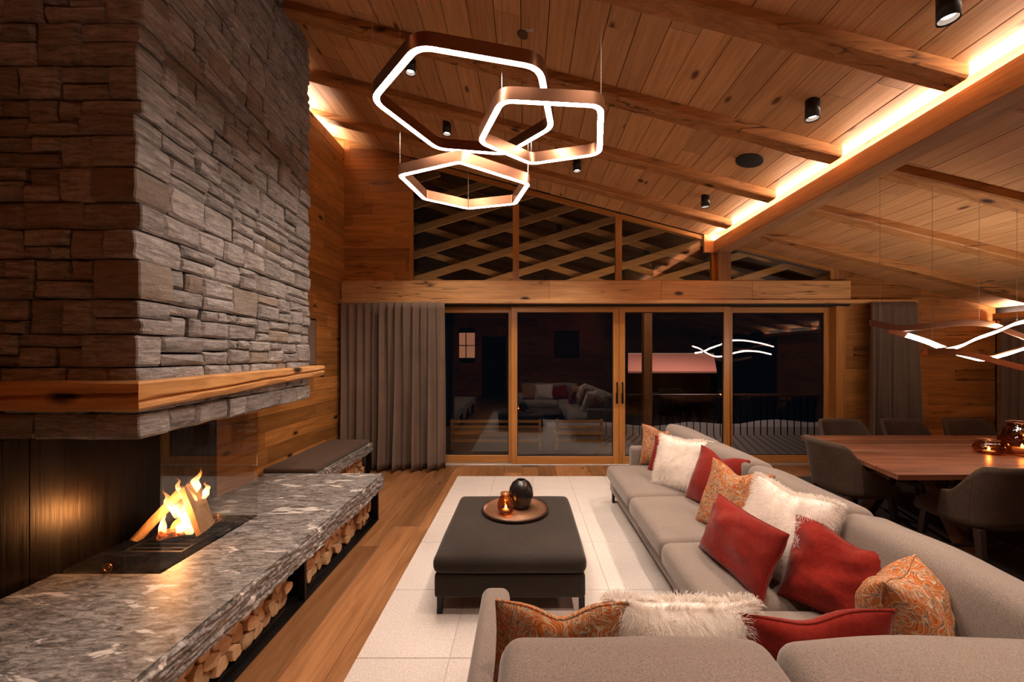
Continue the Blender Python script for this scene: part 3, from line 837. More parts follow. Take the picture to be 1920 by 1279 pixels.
mb = MB(); rough_edge(mb, (XE, .55), (XE, 3.93), .2935, .4372, (1,0), 620, 24, .017); rough_edge(mb, (XE+.004, 3.926), (XL+.1, 3.926), .2935, .4372, (0,1), 130, 16, .008)
put('split_edge', mb, M['slab'], hb, True)
fr = MB(); fr.box(XL+.05, -1.47, .55, 3.90, .006, .035)
put('base_plate', fr, M['black'], hb)
for y in (.60, 1.62, 2.60, 3.885):
    put('post', MB().box(-1.475, -1.43, y-.012, y+.012, .0, .293), M['black'], hb); put('divider', MB().box(-1.90, -1.476, y-.006, y+.006, .03, .293), M['black'], hb)
put('back_plate', MB().box(-1.93, -1.90, .55, 3.90, .03, .293), M['blackmatt'], hb)
put('skirt', MB().box(-1.93, -1.425, .55, 3.90, .0, .006), M['black'], hb)

hb2 = thing('corner_bench', (-2.3, 4.6, 0), 'short rough stone bench against the wood wall behind the long hearth bench', 'bench')
put('slab', MB().box(XL+.004, -2.055, 3.935, 5.36, .315, .425), M['slab'], hb2)
mb = MB(); rough_edge(mb, (-2.055, 3.935), (-2.055, 5.36), .3145, .4255, (1,0), 220, 18, .010)
put('split_edge', mb, M['slab'], hb2, True)
put('base_plate', MB().box(XL+.004, -2.09, 3.935, 5.34, .0, .03), M['black'], hb2)
put('post', MB().box(-2.115, -2.07, 5.30, 5.34, .03, .314), M['black'], hb2)
put('back_plate', MB().box(-2.42, -2.40, 3.935, 5.30, .03, .314), M['blackmatt'], hb2)
bc = MB(); soft_box(bc, XL+.03, -2.075, 3.95, 5.33, .4265, .478, .018, (0,0,.004), 10)
tag(put('bench_cushion', bc, M['bench_pad'], None, True), 'flat dark brown cushion pad on the short stone bench', 'cushion')

# firewood: jittered hexagonal cells, each log its own prism
def cell(pt, pts, box):
    poly = [(box[0], box[2]), (box[1], box[2]), (box[1], box[3]), (box[0], box[3])]
    for q in pts:
        if q is pt: continue
        dx, dy = q[0]-pt[0], q[1]-pt[1]
        if dx*dx+dy*dy > .09: continue
        mx, my = (q[0]+pt[0])/2, (q[1]+pt[1])/2; out = []
        for i in range(len(poly)):
            a, b = poly[i], poly[(i+1) % len(poly)]
            da = (a[0]-mx)*dx+(a[1]-my)*dy; db = (b[0]-mx)*dx+(b[1]-my)*dy
            if da <= 0: out.append(a)
            if (da < 0) != (db < 0) and da != db:
                f = da/(da-db); out.append((a[0]+(b[0]-a[0])*f, a[1]+(b[1]-a[1])*f))
        poly = out
        if len(poly) < 3: return None
    return poly
def firewood(y0, y1, z0, z1, xf, label, group, s=.078):
    pts = []; row = 0; z = z0+s*.45
    while z < z1:
        y = y0+s*.5*(row % 2)+s*.3
        while y < y1:
            pts.append((y+random.uniform(-.024, .024), z+random.uniform(-.016, .016))); y += s*random.uniform(.8, 1.25)
        z += s*.80; row += 1
    for p in pts:
        if not (y0 < p[0] < y1 and z0 < p[1] < z1): continue
        c = cell(p, pts, (y0, y1, z0, z1))
        if not c: continue
        cx = sum(a for a, b in c)/len(c); cy = sum(b for a, b in c)/len(c)
        if max(a for a, b in c)-min(a for a, b in c) < .025 or max(b for a, b in c)-min(b for a, b in c) < .02: continue
        # merge near-duplicate corners, shrink
        q = []
        for (a, b) in c:
            if not q or math.hypot(a-q[-1][0], b-q[-1][1]) > .012: q.append((a, b))
        if len(q) < 3: continue
        q = [(cx+(a-cx)*.945, cy+(b-cy)*.945) for a, b in q]
        # round corners
        rr = []
        for i in range(len(q)):
            a, b, d = q[i-1], q[i], q[(i+1) % len(q)]
            f = random.uniform(.14, .34)
            rr += [(b[0]+(a[0]-b[0])*f, b[1]+(a[1]-b[1])*f), (b[0]+(d[0]-b[0])*f, b[1]+(d[1]-b[1])*f)]
        q = rr; n = len(q)
        x1 = xf+random.uniform(-.03, .012); sk = random.uniform(-.01, .01)
        V = [(x1-.28, a-cx, b-cy) for a, b in q] + [(x1-.004, a-cx, b-cy) for a, b in q] + [(x1+sk*(a-cx)*20, (a-cx)*.93, (b-cy)*.93) for a, b in q]
        V = [(vx-x1+.14, vy, vz) for vx, vy, vz in V]
        F = [(i, (i+1) % n, n+(i+1) % n, n+i) for i in range(n)] + [(n+i, n+(i+1) % n, 2*n+(i+1) % n, 2*n+i) for i in range(n)] + [tuple(2*n+i for i in range(n)), tuple(n-1-i for i in range(n))]
        o = put('firewood_log', MB().add(V, F), M['log']); fixn(o); o.location = (x1-.14, cx, cy); sharp(o, 35)
        tag(o, label, 'log', group)
firewood(.64, 1.60, .036, .290, -1.475, 'split firewood log stacked end-on in the near bay under the long stone bench', 'firewood under the long bench', .09)
firewood(1.64, 2.52, .036, .290, -1.475, 'split firewood log stacked end-on in the middle bay under the long stone bench', 'firewood under the long bench', .09)
firewood(2.70, 3.86, .036, .290, -1.475, 'split firewood log stacked end-on in the far bay under the long stone bench', 'firewood under the long bench', .09)
firewood(4.30, 5.28, .032, .310, -2.115, 'split firewood log under the short corner bench', 'firewood under the corner bench', .08)

# ------------------------------------------------------------------ curtains
def curtain(name, pts, z0, z1, amp, pitch, label, seed=0, spread=1.0, n=None):
    """pts: polyline (x,y) at the top; pleats perpendicular"""
    L = sum((Vector(b)-Vector(a)).length for a, b in zip(pts, pts[1:]))
    nu = n or int(L/pitch*10); nv = 26
    def at(s):
        for a, b in zip(pts, pts[1:]):
            d = Vector(b)-Vector(a)
            if s <= d.length+1e-6: return Vector(a)+d.normalized()*s, d.normalized()
            s -= d.length
        return Vector(pts[-1]), (Vector(pts[-1])-Vector(pts[-2])).normalized()
    def fn(u, v_):
        s = u*L; p, d = at(min(s, L)); nrm = Vector((d.y, -d.x))
        wob = noise.noise(Vector((s*2.2, seed, 0)))*.9 + noise.noise(Vector((s*5.1, seed+3, 0)))*.35
        ph = s/pitch*2*PI + wob*2.4
        ph2 = ph*.5 + wob + v_*1.2
        a = amp*(.45+.55*(1-v_)**.5 if v_ < 1 else .45)
        low = (1-v_)
        y = math.sin(ph)*a*(.75+.5*noise.noise(Vector((s*1.3, v_*.8, seed+8)))) + math.sin(ph2)*a*.7*low
        x = math.cos(ph)*a*.25 + noise.noise(Vector((s*1.7, v_*1.3, seed+5)))*.03*low + (u-.5)*(spread-1)*L*low
        q = p+d*x+nrm*(y)
        return (q.x, q.y, z0+(z1-z0)*v_ + (abs(noise.noise(Vector((s*3, seed, 1))))*.012*low))
    o = put(name, MB().grid(fn, nu, nv), M['curtain'], None, True)
    md = o.modifiers.new('thick', 'SOLIDIFY'); md.thickness = .003
    return tag(o, label, 'curtain')
curtain('curtain', [(-2.58, 5.56), (-2.02, 5.56)], .02, 2.335, .05, .11, 'taupe floor length curtain in the corner, its foot hidden by the corner bench', 2)
curtain('curtain', [(-2.03, 5.50), (-1.12, 5.50)], .015, 2.335, .085, .115, 'taupe floor length curtain beside the fixed glass panel', 11)
curtain('curtain', [(4.78, 5.52), (5.46, 5.52)], .02, 2.335, .085, .10, 'grey brown curtain on the wall between the glass doors and the dining corner', 23, 1.14)
curtain('curtain', [(6.70, 5.62), (6.70, 4.0)], .02, 2.12, .030, .10, 'grey brown curtain at the right edge of the picture, on the right wall', 31)

# ------------------------------------------------------------------ rugs
rg = thing('rug', (.4, 3.0, .0), 'large cream woven rug of stitched rectangles under the ottoman and sofa', 'rug')
RX = [-.885, -.395, .10, .57, 1.04, 1.50, 1.95]; RYs = [.55, 1.42, 2.09, 2.70, 3.385, 4.03, 4.74, 5.24]
put('backing', MB().box(RX[0]+.004, RX[-1]-.004, RYs[0]+.004, RYs[-1]-.004, .0012, .006), M['white_rug'], rg)
for i in range(6):
    for j in range(7):
        put('patch', MB().box(RX[i]+.0015, RX[i+1]-.0015, RYs[j]+.0015, RYs[j+1]-.0015, .004, .0125, .0025), M['white_rug'], rg)
tag(put('dark_rug', MB().box(2.35, 6.4, 1.0, 5.22, .0012, .016, .005), M['dark_rug']), 'dark brown shaggy rug under the dining table', 'rug')
RT = .0125

# ------------------------------------------------------------------ ottoman with tray
ot = thing('ottoman', (-.09, 2.96, RT), 'square charcoal velvet ottoman with a loose padded top on black legs', 'ottoman')
mb = MB(); soft_box(mb, -.555, .372, 2.43, 3.48, .115, .262, .02, (.003,.003,0), 10, .002, 1); put('base', mb, M['charcoal'], ot, True)
mb = MB(); soft_box(mb, -.562, .379, 2.415, 3.495, .264, .375, .045, (.006,.006,.010), 14, .004, 2); put('padded_top', mb, M['charcoal'], ot, True)
for a in (-.54, .335):
    for b_ in (2.445, 3.43):
        put('leg', MB().box(a, a+.034, b_, b_+.034, RT+.0005, .118, .002), M['black'], ot)
tz = .386
tr = thing('tray', (-.075, 3.12, tz), 'round copper coloured tray with a ribbed spiral base on the ottoman', 'tray')
prof = [(0, .004)]
for k in range(1, 15): r_ = .235*k/15; prof += [(r_-.004, .004), (r_, .0095), (r_+.004, .004)]
prof += [(.238, .004), (.244, .022), (.252, .024), (.258, .018), (.252, .0), (0, 0)]
put('tray_base', MB().lathe(prof, 64, (-.075, 3.12, tz)), simple('bronze_tray', (.24,.12,.065), .4, .6), tr, True)
put('rim', MB().lathe([(.243, .004), (.246, .026), (.254, .028), (.261, .018), (.258, .001), (.243, .001)], 64, (-.075, 3.12, tz)), simple('dark_rim', (.05,.022,.014), .35, .3), tr, True)
def vase_prof(h_, r, rb, rt): return [(0, 0), (rb, 0), (rb+.012, .008), (r*.86, h_*.22), (r, h_*.46), (r*.93, h_*.68), (r*.70, h_*.87), (rt+.006, h_*.96), (rt, h_*.985), (rt-.006, h_*.97), (rt-.004, h_*.9), (r*.6, h_*.8), (r*.8, h_*.5), (rb, .02), (0, .02)]
tag(put('vase', MB().lathe(vase_prof(.225, .098, .055, .034), 48, (0, 0, 0)), M['vase'], None, True), 'rounded glossy black vase with a small mouth on the tray', 'vase').location = (-.03, 3.17, tz+.007)
def candle_jar(loc, r, h_, label, name='candle_lantern'):
    t = thing(name, loc, label, 'candle')
    n = 40; pr = [(r*.62, .002), (r*.88, h_*.12), (r, h_*.34), (r*.98, h_*.55), (r*.80, h_*.78), (r*.62, h_*.88), (r*.58, h_*.95), (r*.64, h_)]
    V = []; F = []
    def fn(u, v_):
        f = v_*(len(pr)-1); i = min(int(f), len(pr)-2); f -= i
        rr = pr[i][0]*(1-f)+pr[i+1][0]*f; z = pr[i][1]*(1-f)+pr[i+1][1]*f
        a = u*2*PI; rr *= 1+.025*math.sin(8*a+z*60)*math.sin(z*90)
        return (rr*math.cos(a), rr*math.sin(a), z)
    put('glass_body', MB().grid(fn, n, 22, cu=True), M['amber'], t, True, world=False)
    put('glass_foot', MB().lathe([(0, 0), (r*.62, 0), (r*.62, .006), (0, .006)], 32), M['copper'], t, True, world=False)
    put('rim', MB().tube([(r*.63*math.cos(k*PI/12), r*.63*math.sin(k*PI/12), h_) for k in range(24)], .003, 6, True), M['copper'], t, True, world=False)
    put('candle_stub', MB().lathe([(0, .006), (r*.4, .006), (r*.4, h_*.2), (0, h_*.2)], 20), M['wax'], t, True, world=False)
    put('candle_flame', MB().lathe([(0, 0), (.008, .008), (.009, .016), (.005, .028), (0, .038)], 12, (0, 0, h_*.2)), M['candle'], t, True, world=False)
    light('candle_light', 'POINT', Vector(loc)+Vector((0, 0, h_*.2+.03)), .55, (1,.45,.15), .012, parent=t)
    return t
candle_jar((-.145, 3.045, tz+.0075), .064, .155, 'small amber glass candle jar glowing on the tray beside the vase')

# ------------------------------------------------------------------ sofa
so = thing('corner_sofa', (1.1, 2.5, RT), 'large taupe corner sofa with loose cushions along the right and front', 'sofa')
def sb(name, x0, x1, y0, y1, z0, z1, r=.04, bulge=(0,0,.02), nz=.006, seed=0, xf=None, mat='taupe', n=10):
    m_ = MB(); soft_box(m_, x0, x1, y0, y1, z0, z1, r, bulge, n, nz, seed, xf); return put(name, m_, M[mat], so, True)
sb('base', .93, 1.80, 1.84, 4.36, .125, .30, .02, (0,0,0), .002, 1)
sb('base', -.06, 1.80, .72, 1.83, .125, .30, .02, (0,0,0), .002, 2)
sb('back_frame', 1.70, 1.84, .74, 4.36, .13, .62, .035, (0,0,0), .003, 3)
sb('back_frame', -.06, 1.70, .70, .83, .13, .60, .035, (0,0,0), .003, 4)
sb('armrest', -.185, -.065, .70, 1.76, .125, .585, .035, (.004,0,.003), .002, 5)
sb('armrest', 1.14, 1.70, 4.24, 4.38, .125, .615, .035, (0,.004,.003), .002, 6)
for k, (a, b_, x0) in enumerate(((3.31, 4.23, .865), (2.50, 3.305, .855), (1.845, 2.495, .845))):
    sb('seat_cushion', x0, 1.62, a, b_, .29, .44, .055, (.006,.0,.022), .005, 10+k)
sb('seat_cushion', -.06, .84, 1.0, 1.84, .29, .44, .055, (0,.006,.02), .005, 14)
sb('seat_cushion', .845, 1.66, 1.0, 1.84, .29, .44, .055, (0,.0,.02), .005, 15)
def lean(cx, cz, ang, dirx=True, cy=0):
    ca, sa = math.cos(ang), math.sin(ang)
    def f(q):
        if dirx: dx, dz = q.x-cx, q.z-cz; return Vector((cx+dx*ca+dz*sa, q.y, cz-dx*sa+dz*ca))
        dy, dz = q.y-cy, q.z-cz; return Vector((q.x, cy+dy*ca+dz*sa, cz-dy*sa+dz*ca))
    return f
for k, (a, b_, zt_) in enumerate(((3.47, 4.30, .87), (2.75, 3.46, .87), (1.94, 2.74, .86), (1.06, 1.93, .86))):
    sb('back_cushion', 1.44, 1.66, a, b_, .43, zt_, .055, (.028,.0,.012), .012, 20+k, lean(1.5, .43, math.radians(11)))
for k, (a, b_, zt_) in enumerate(((-.062, .645, .855), (.65, 1.40, .845))):
    sb('back_cushion', a, b_, .89, 1.13, .43, zt_, .06, (.0,.025,.016), .012, 30+k, lean(0, .43, math.radians(-8), False, 1.0))
for (a, b_) in ((.955, 4.30), (1.76, 4.30), (.96, 1.88), (-.14, 1.70), (-.14, .74), (1.76, .76)):
    put('leg', MB().box(a-.012, a+.012, b_-.025, b_+.025, RT+.0005, .127, .002), M['black'], so)

# ------------------------------------------------------------------ pillows
def pillow_mesh(w_, h_, t_, chop, seed, n=26, wr=.010):
    P = {}
    def outline(u, v_):
        x = w_/2*u*(1-.075*(1-v_*v_)*abs(u)); z = h_/2*v_*(1-.075*(1-u*u)*abs(v_))
        top = max(0, (v_+1)/2)**2
        z -= chop*math.exp(-(u/.38)**2)*top
        return x, z
    def f(u, v_, s):
        x, z = outline(u, v_)
        e = max(0, (1-u*u)*(1-v_*v_)); th = t_/2*e**.42
        top = max(0, (v_+1)/2)**2
        th *= 1-.25*math.exp(-(u/.3)**2)*top*(chop > 0)
        q = Vector((u*2.2, v_*2.2, s*3+seed*5.1))
        th += (noise.noise(q)*wr + abs(noise.noise(q*2.3))*wr*.7)*min(1, e*4)
        sag = noise.noise(Vector((u, v_, seed+50)))*.02
        return Vector((x, s*th+sag, z+h_/2))
    V = []; F = []
    g = [math.sin(PI/2*(-1+2*i/(n-1))) for i in range(n)]
    for s in (-1, 1):
        for i in range(n):
            for j in range(n): V.append(f(g[i], g[j], s))
    for s in (0, 1):
        for i in range(n-1):
            for j in range(n-1):
                a = s*n*n+i*n+j; q = (a, a+n, a+n+1, a+1); F.append(q if s == 0 else q[::-1])
    rim = [f(g[i], -1, 0) for i in range(n)] + [f(1, g[j], 0) for j in range(1, n)] + [f(g[i], 1, 0) for i in range(n-2, -1, -1)] + [f(-1, g[j], 0) for j in range(n-2, 0, -1)]
    return V, F, rim, f
def pillow(kind, loc, yaw, tilt, w_, h_, t_, label, chop=.03, seed=0, roll=0):
    V, F, rim, f = pillow_mesh(w_, h_, t_, chop, seed, wr={8: .035, 6: .018, 9: .016}.get(seed, .010))
    nm = {'red': 'throw_pillow', 'paisley': 'throw_pillow', 'fur': 'fur_pillow'}[kind]
    o = thing(nm, loc, label, 'pillow')
    o.rotation_euler = (Matrix.Rotation(math.radians(yaw), 3, 'Z') @ Matrix.Rotation(math.radians(-tilt), 3, 'X') @ Matrix.Rotation(math.radians(roll), 3, 'Y')).to_euler()
    body = put('cover', MB().add(V, F), M['furbase'] if kind == 'fur' else M[kind], o, True, world=False)
    if kind != 'fur':
        put('piping', MB().tube(rim, .0045, 6, True), M[kind], o, True, world=False)
    else:
        rs = random.Random(seed); sv = []; sf = []
        for k in range(20000):
            u, v_ = rs.uniform(-1, 1), rs.uniform(-1, 1); s = rs.choice((-1, 1))
            if rs.random() < .22:
                if rs.random() < .5: u = rs.choice((-1, 1))*.99
                else: v_ = rs.choice((-1, 1, 1))*.99
            p = f(u, v_, s); e = .02
            a = f(min(1, u+e), v_, s)-f(max(-1, u-e), v_, s); b = f(u, min(1, v_+e), s)-f(u, max(-1, v_-e), s)
            nn = a.cross(b)*s*-1
            if nn.length < 1e-9: nn = Vector((u, s*.2, v_))
            nn.normalize()
            if nn.y*s < 0: nn = -nn
            nn += Vector((u**3*.9, 0, v_**3*.9))
            L = rs.uniform(.018, .042)
            q = noise.noise_vector(p*13+Vector((seed, 0, 0)))
            d = (nn*.55+q*.9+Vector((rs.uniform(-.25, .25), rs.uniform(-.25, .25), rs.uniform(-.25, .25)-.45))).normalized()
            m1 = p+d*L*.5+nn.normalized()*L*.18; tip = p+d*L+Vector((0, 0, -.008))
            sd = d.cross(Vector((rs.uniform(-1, 1), rs.uniform(-1, 1), rs.uniform(-1, 1)))).normalized()*.0009
            i0 = len(sv); sv += [p-sd, p+sd, m1+sd*.8, m1-sd*.8, tip]; sf += [(i0, i0+1, i0+2, i0+3), (i0+3, i0+2, i0+4)]
        fo = put('fur', MB().add(sv, sf), M['fur'], o, False, world=False); fo['kind'] = 'stuff'
    return o
SZ = .452
pillow('paisley', (1.40, 4.10, SZ), -30, 14, .43, .42, .13, 'orange and cream paisley pillow at the far arm of the sofa', .05, 1)
pillow('red', (1.34, 3.83, SZ), -52, 22, .38, .36, .11, 'small red pillow between the far paisley pillow and the first white fur pillow', .02, 2)
pillow('fur', (1.31, 3.42, SZ), -48, 20, .46, .44, .12, 'white fur pillow farther from the camera, between two red pillows on the long side', .01, 3)
pillow('red', (1.36, 2.98, SZ), -76, 20, .50, .44, .12, 'red pillow standing behind the middle paisley pillow', .04, 4)
pillow('paisley', (1.27, 2.56, SZ), -68, 22, .46, .45, .13, 'orange and cream paisley pillow in the middle of the long side', .05, 5)
pillow('red', (1.07, 2.11, SZ), -84, 22, .55, .34, .14, 'large red oblong pillow lying foremost in the middle of the sofa seat', .0, 6)
pillow('fur', (1.28, 2.08, SZ), -76, 20, .48, .47, .14, 'white fur pillow standing behind the big red oblong pillow', .02, 7)
pillow('red', (1.36, 1.70, SZ), -56, 28, .52, .40, .17, 'crumpled red pillow in the corner of the sofa beside the near white fur pillow', .06, 8)
pillow('red', (.90, 1.28, SZ), 176, 12, .46, .385, .12, 'red pillow leaning on the near backrest, seen from behind along its piped edge', .03, 9, 4)
pillow('paisley', (1.365, 1.41, SZ), 33, 4, .34, .385, .26, 'orange and grey paisley pillow in the near corner of the sofa', .02, 10)
pillow('paisley', (.085, 1.29, SZ), 184, 10, .41, .40, .13, 'rust and cream paisley pillow at the left end of the near sofa side', .05, 11, -4)
pillow('fur', (.49, 1.30, SZ), 178, 8, .45, .385, .16, 'white fur pillow on the near sofa side beside the rust paisley pillow', .0, 12)

# ------------------------------------------------------------------ dining table and chairs
dt = thing('dining_table', (4.2, 3.5, .016), 'long reddish walnut dining table of wide planks', 'table')
ed = [2.84, 3.08, 3.32, 3.56, 3.80, 4.02, 4.24]
for k in range(6):
    a, b_ = ed[k], ed[k+1]
    xl = lambda y: 2.66+(y-2.84)*(.20 if y > 3.2 else .42) if 1 else 0
    l0 = 2.66+(a-2.84)*.2; l1 = 2.66+(b_-2.84)*.2
    put('plank', MB().hexa([(l0,a+.001,.708),(5.7,a+.001,.708),(5.7,b_-.001,.708),(l1,b_-.001,.708),(l0,a+.001,.75),(5.7,a+.001,.75),(5.7,b_-.001,.75),(l1,b_-.001,.75)], .003), M['table'], dt)
for cx in (3.45, 5.0):
    for s in (-1, 1):
        put('leg', MB().hexa([(cx-.04, 3.55+s*.48-.06, .017),(cx+.04, 3.55+s*.48-.06, .017),(cx+.04, 3.55+s*.48+.06, .017),(cx-.04, 3.55+s*.48+.06, .017),(cx-.04, 3.55+s*.08-.06, .70),(cx+.04, 3.55+s*.08-.06, .70),(cx+.04, 3.55+s*.08+.06, .70),(cx-.04, 3.55+s*.08+.06, .70)], .004), M['table'], dt)
put('under_rail', MB().box(3.2, 5.2, 3.50, 3.60, .62, .707, .004), M['table'], dt)
def make_chair(label, loc, rz):
    t = thing('dining_chair', loc, label, 'chair', 'upholstered dining chairs', rz)
    W, D = .265, .25
    def prof(u):       # u 0..1 around from right front over the back to left front; returns xy, ztop
        a = math.radians(-128+256*u)       # 0 = back
        x = math.sin(a); y = -math.cos(a)
        k = (abs(x)**3.2+abs(y)**3.2)**(-1/3.2)
        x, y = x*k, y*k
        b = abs(math.degrees(a))
        if b < 42: zt_ = .86
        elif b < 75: f = (b-42)/33; zt_ = .86-.21*f*f*(3-2*f)
        else: f = (b-75)/53; zt_ = .65-.13*f*f*(3-2*f)
        return x*W, y*D, zt_
    lay = [(0, .0), (.55, .015), (.86, .03), (.97, .075)]
    def outer(u, v_, off=0):
        x, y, zt_ = prof(u)
        if v_ < .35:
            f = v_/.35; r_ = math.sin(f*PI/2)*(1-off*.15); z = .375+off*.10 + (1-math.cos(f*PI/2))*.075*(1-off)
        else:
            f = (v_-.35)/.65; r_ = (1+.10*f) ; z = .45+(zt_-.45)*f
            if off: z = .475+(zt_-.475)*f
        sx = 1-off*.10; back = max(0, -y/D)
        return (x*r_*sx, y*r_*sx - .035*max(0, (z-.45))/.37*back, z)
    nu, nv = 44, 16
    mbx = MB(); V = []; F = []
    for i in range(nu):
        for j in range(nv): V.append(outer(i/(nu-1), j/(nv-1)))
    for i in range(nu):
        for j in range(nv): V.append(outer(i/(nu-1), 1-j/(nv-1), 1))
    R = 2*nv
    VV = []
    for i in range(nu): VV += V[i*nv:(i+1)*nv] + V[nu*nv+i*nv: nu*nv+(i+1)*nv]
    for i in range(nu-1):
        for j in range(R-1): F.append((i*R+j, i*R+j+1, (i+1)*R+j+1, (i+1)*R+j))
    F.append(tuple(range(R))); F.append(tuple((nu-1)*R+j for j in range(R))[::-1])
    fixn(put('shell', mbx.add(VV, F), M['chair'], t, True, world=False))
    m_ = MB(); soft_box(m_, -.215, .215, -.19, .26, .40, .485, .035, (0,.004,.015), 8, .003, 3); put('seat', m_, M['chair'], t, True, world=False)
    for s in (-1, 1):
        for (yb, yt) in ((-.245, -.19), (.21, .17)):
            xb, xt = s*.215, s*.19
            put('leg', MB().hexa([(xb-.016,yb-.016,.017),(xb+.016,yb-.016,.017),(xb+.016,yb+.016,.017),(xb-.016,yb+.016,.017),(xt-.023,yt-.023,.42),(xt+.023,yt-.023,.42),(xt+.023,yt+.023,.42),(xt-.023,yt+.023,.42)], .003), M['darkleg'], t, world=False)
        put('stretcher', MB().box(s*.205-.009, s*.205+.009, -.215, .19, .205, .232, .002), M['darkleg'], t, world=False)
        bt = MB(); bt.lathe([(0, .004), (.008, .002), (.011, -.003)], 12); o = put('button', bt, M['chair'], t, True, world=False); o.location = (s*.075, -.222, .68); o.rotation_euler = (-PI/2, 0, 0)
    put('cross_stretcher', MB().box(-.20, .20, -.012, .012, .208, .229, .002), M['darkleg'], t, world=False)
    for uu in (.29, .71): put('seam', MB().tube([(*outer(uu, q/8)[:2], outer(uu, q/8)[2]-.001) for q in range(1, 8)], .0015, 5), M['chair'], t, True, world=False)
    return t
ch = make_chair('charcoal upholstered dining chair at the left end of the table', (2.89, 3.52, 0), math.radians(-90))
index_kids(ch)
for lab, loc, rz in (('charcoal dining chair on the near side of the table, its back to the camera', (3.28, 2.90, 0), 0),
                     ('charcoal dining chair on the far side of the table, nearest the glass doors', (3.64, 4.37, 0), 180),
                     ('charcoal dining chair on the far side of the table, in front of the curtain', (4.35, 4.37, 0), 183),
                     ('charcoal dining chair on the far side of the table behind the small amber candle bowl', (5.07, 4.37, 0), 178)):
    c = copy_tree(ch); c.location = loc; c.rotation_euler = (0, 0, math.radians(rz)); c['label'] = lab
candle_jar((4.03, 3.46, .7505), .10, .115, 'low amber glass candle bowl on the dining table left of the tall lantern', 'candle_bowl')
candle_jar((4.27, 3.42, .7505), .145, .275, 'tall round dark amber glass lantern on the dining table at the picture edge')

# ------------------------------------------------------------------ hexagon pendants
def ring_poly(pts, rad, seg=6):
    out = []; n = len(pts); P = [Vector(p) for p in pts]
    for i in range(n):
        a, b, c = P[i-1], P[i], P[(i+1) % n]
        d1 = (a-b).normalized(); d2 = (c-b).normalized(); ang = d1.angle(d2); t = min(rad/math.tan(ang/2), .4*min((a-b).length, (c-b).length))
        p1 = b+d1*t; p2 = b+d2*t
        for k in range(seg+1):
            f = k/seg; out.append(p1*(1-f)**2+b*2*f*(1-f)+p2*f*f)
    return out
def pendant(label, pts, z, wd, ht, cables, rad):
    c = sum((Vector(p) for p in pts), Vector((0, 0)))/len(pts)
    t = thing('ring_pendant', (c.x, c.y, z), label, 'pendant lamp', 'bent ring pendant lamps')
    P = ring_poly(pts, rad); n = len(P); V = []; F = []
    def off(i, d):
        a, b = P[i-1], P[(i+1) % n]; tt = (b-a).normalized(); nn = Vector((-tt.y, tt.x)); return P[i]+nn*d
    prof = [(-wd/2, 0), (-wd/2, ht), (wd/2, ht), (wd/2, 0), (wd/2-.004, 0), (wd/2-.004, .005), (-wd/2+.004, .005), (-wd/2+.004, 0)]
    k = len(prof)
    for i in range(n):
        for (d, dz) in prof: q = off(i, d); V.append((q.x, q.y, z+dz))
    for i in range(n):
        for j in range(k): F.append((i*k+j, i*k+(j+1) % k, ((i+1) % n)*k+(j+1) % k, ((i+1) % n)*k+j))
    sharp(fixn(put('housing', MB().add(V, F), M['copper'], t)), 40)
    V = []; F = []
    for i in range(n):
        for d in (-wd/2+.004, wd/2-.004): q = off(i, d); V.append((q.x, q.y, z+.002))
    for i in range(n): F.append((i*2, ((i+1) % n)*2, ((i+1) % n)*2+1, i*2+1))
    put('diffuser', MB().add(V, F), M['pend'], t)
    for (cx, cy) in cables:
        put('cable', MB().tube([(cx, cy, z+ht-.002), (cx, cy, ceil_z(cx)+.002)], .0016, 5), M['steel'], t)
        put('ceiling_cup', MB().lathe([(0, 0), (.018, 0), (.018, .012), (0, .03)], 12, (cx, cy, ceil_z(cx)-.006)), M['steel'], t)
def W2(px, py, z): D = 747*(z-1.6)/(667-py); return ((px-984)*D/747, D)
PZ1, PZ2, PZ3 = 3.20, 3.03, 2.88
p1 = [W2(*q, PZ1) for q in ((783,88),(1012,128),(1034,240),(948,290),(820,280),(698,188))]
p2 = [W2(*q, PZ2) for q in ((941,190),(1127,200),(1124,290),(996,308),(900,268))]
p3 = [W2(*q, PZ3) for q in ((861,305),(990,346),(965,383),(878,392),(796,374),(750,330))]
pendant('largest bent copper ring pendant with a glowing white underside, left and highest of three', p1, PZ1, .046, .075, [p1[0], p1[1], p1[3], p1[5]], .14)
pendant('smallest ring pendant, five sided, overlapping the largest one on the right', p2, PZ2, .044, .072, [p2[0], p2[1], p2[3]], .09)
pendant('lowest ring pendant, six sided, in front of the upper left window', p3, PZ3, .044, .072, [p3[1], p3[3], p3[5]], .05)

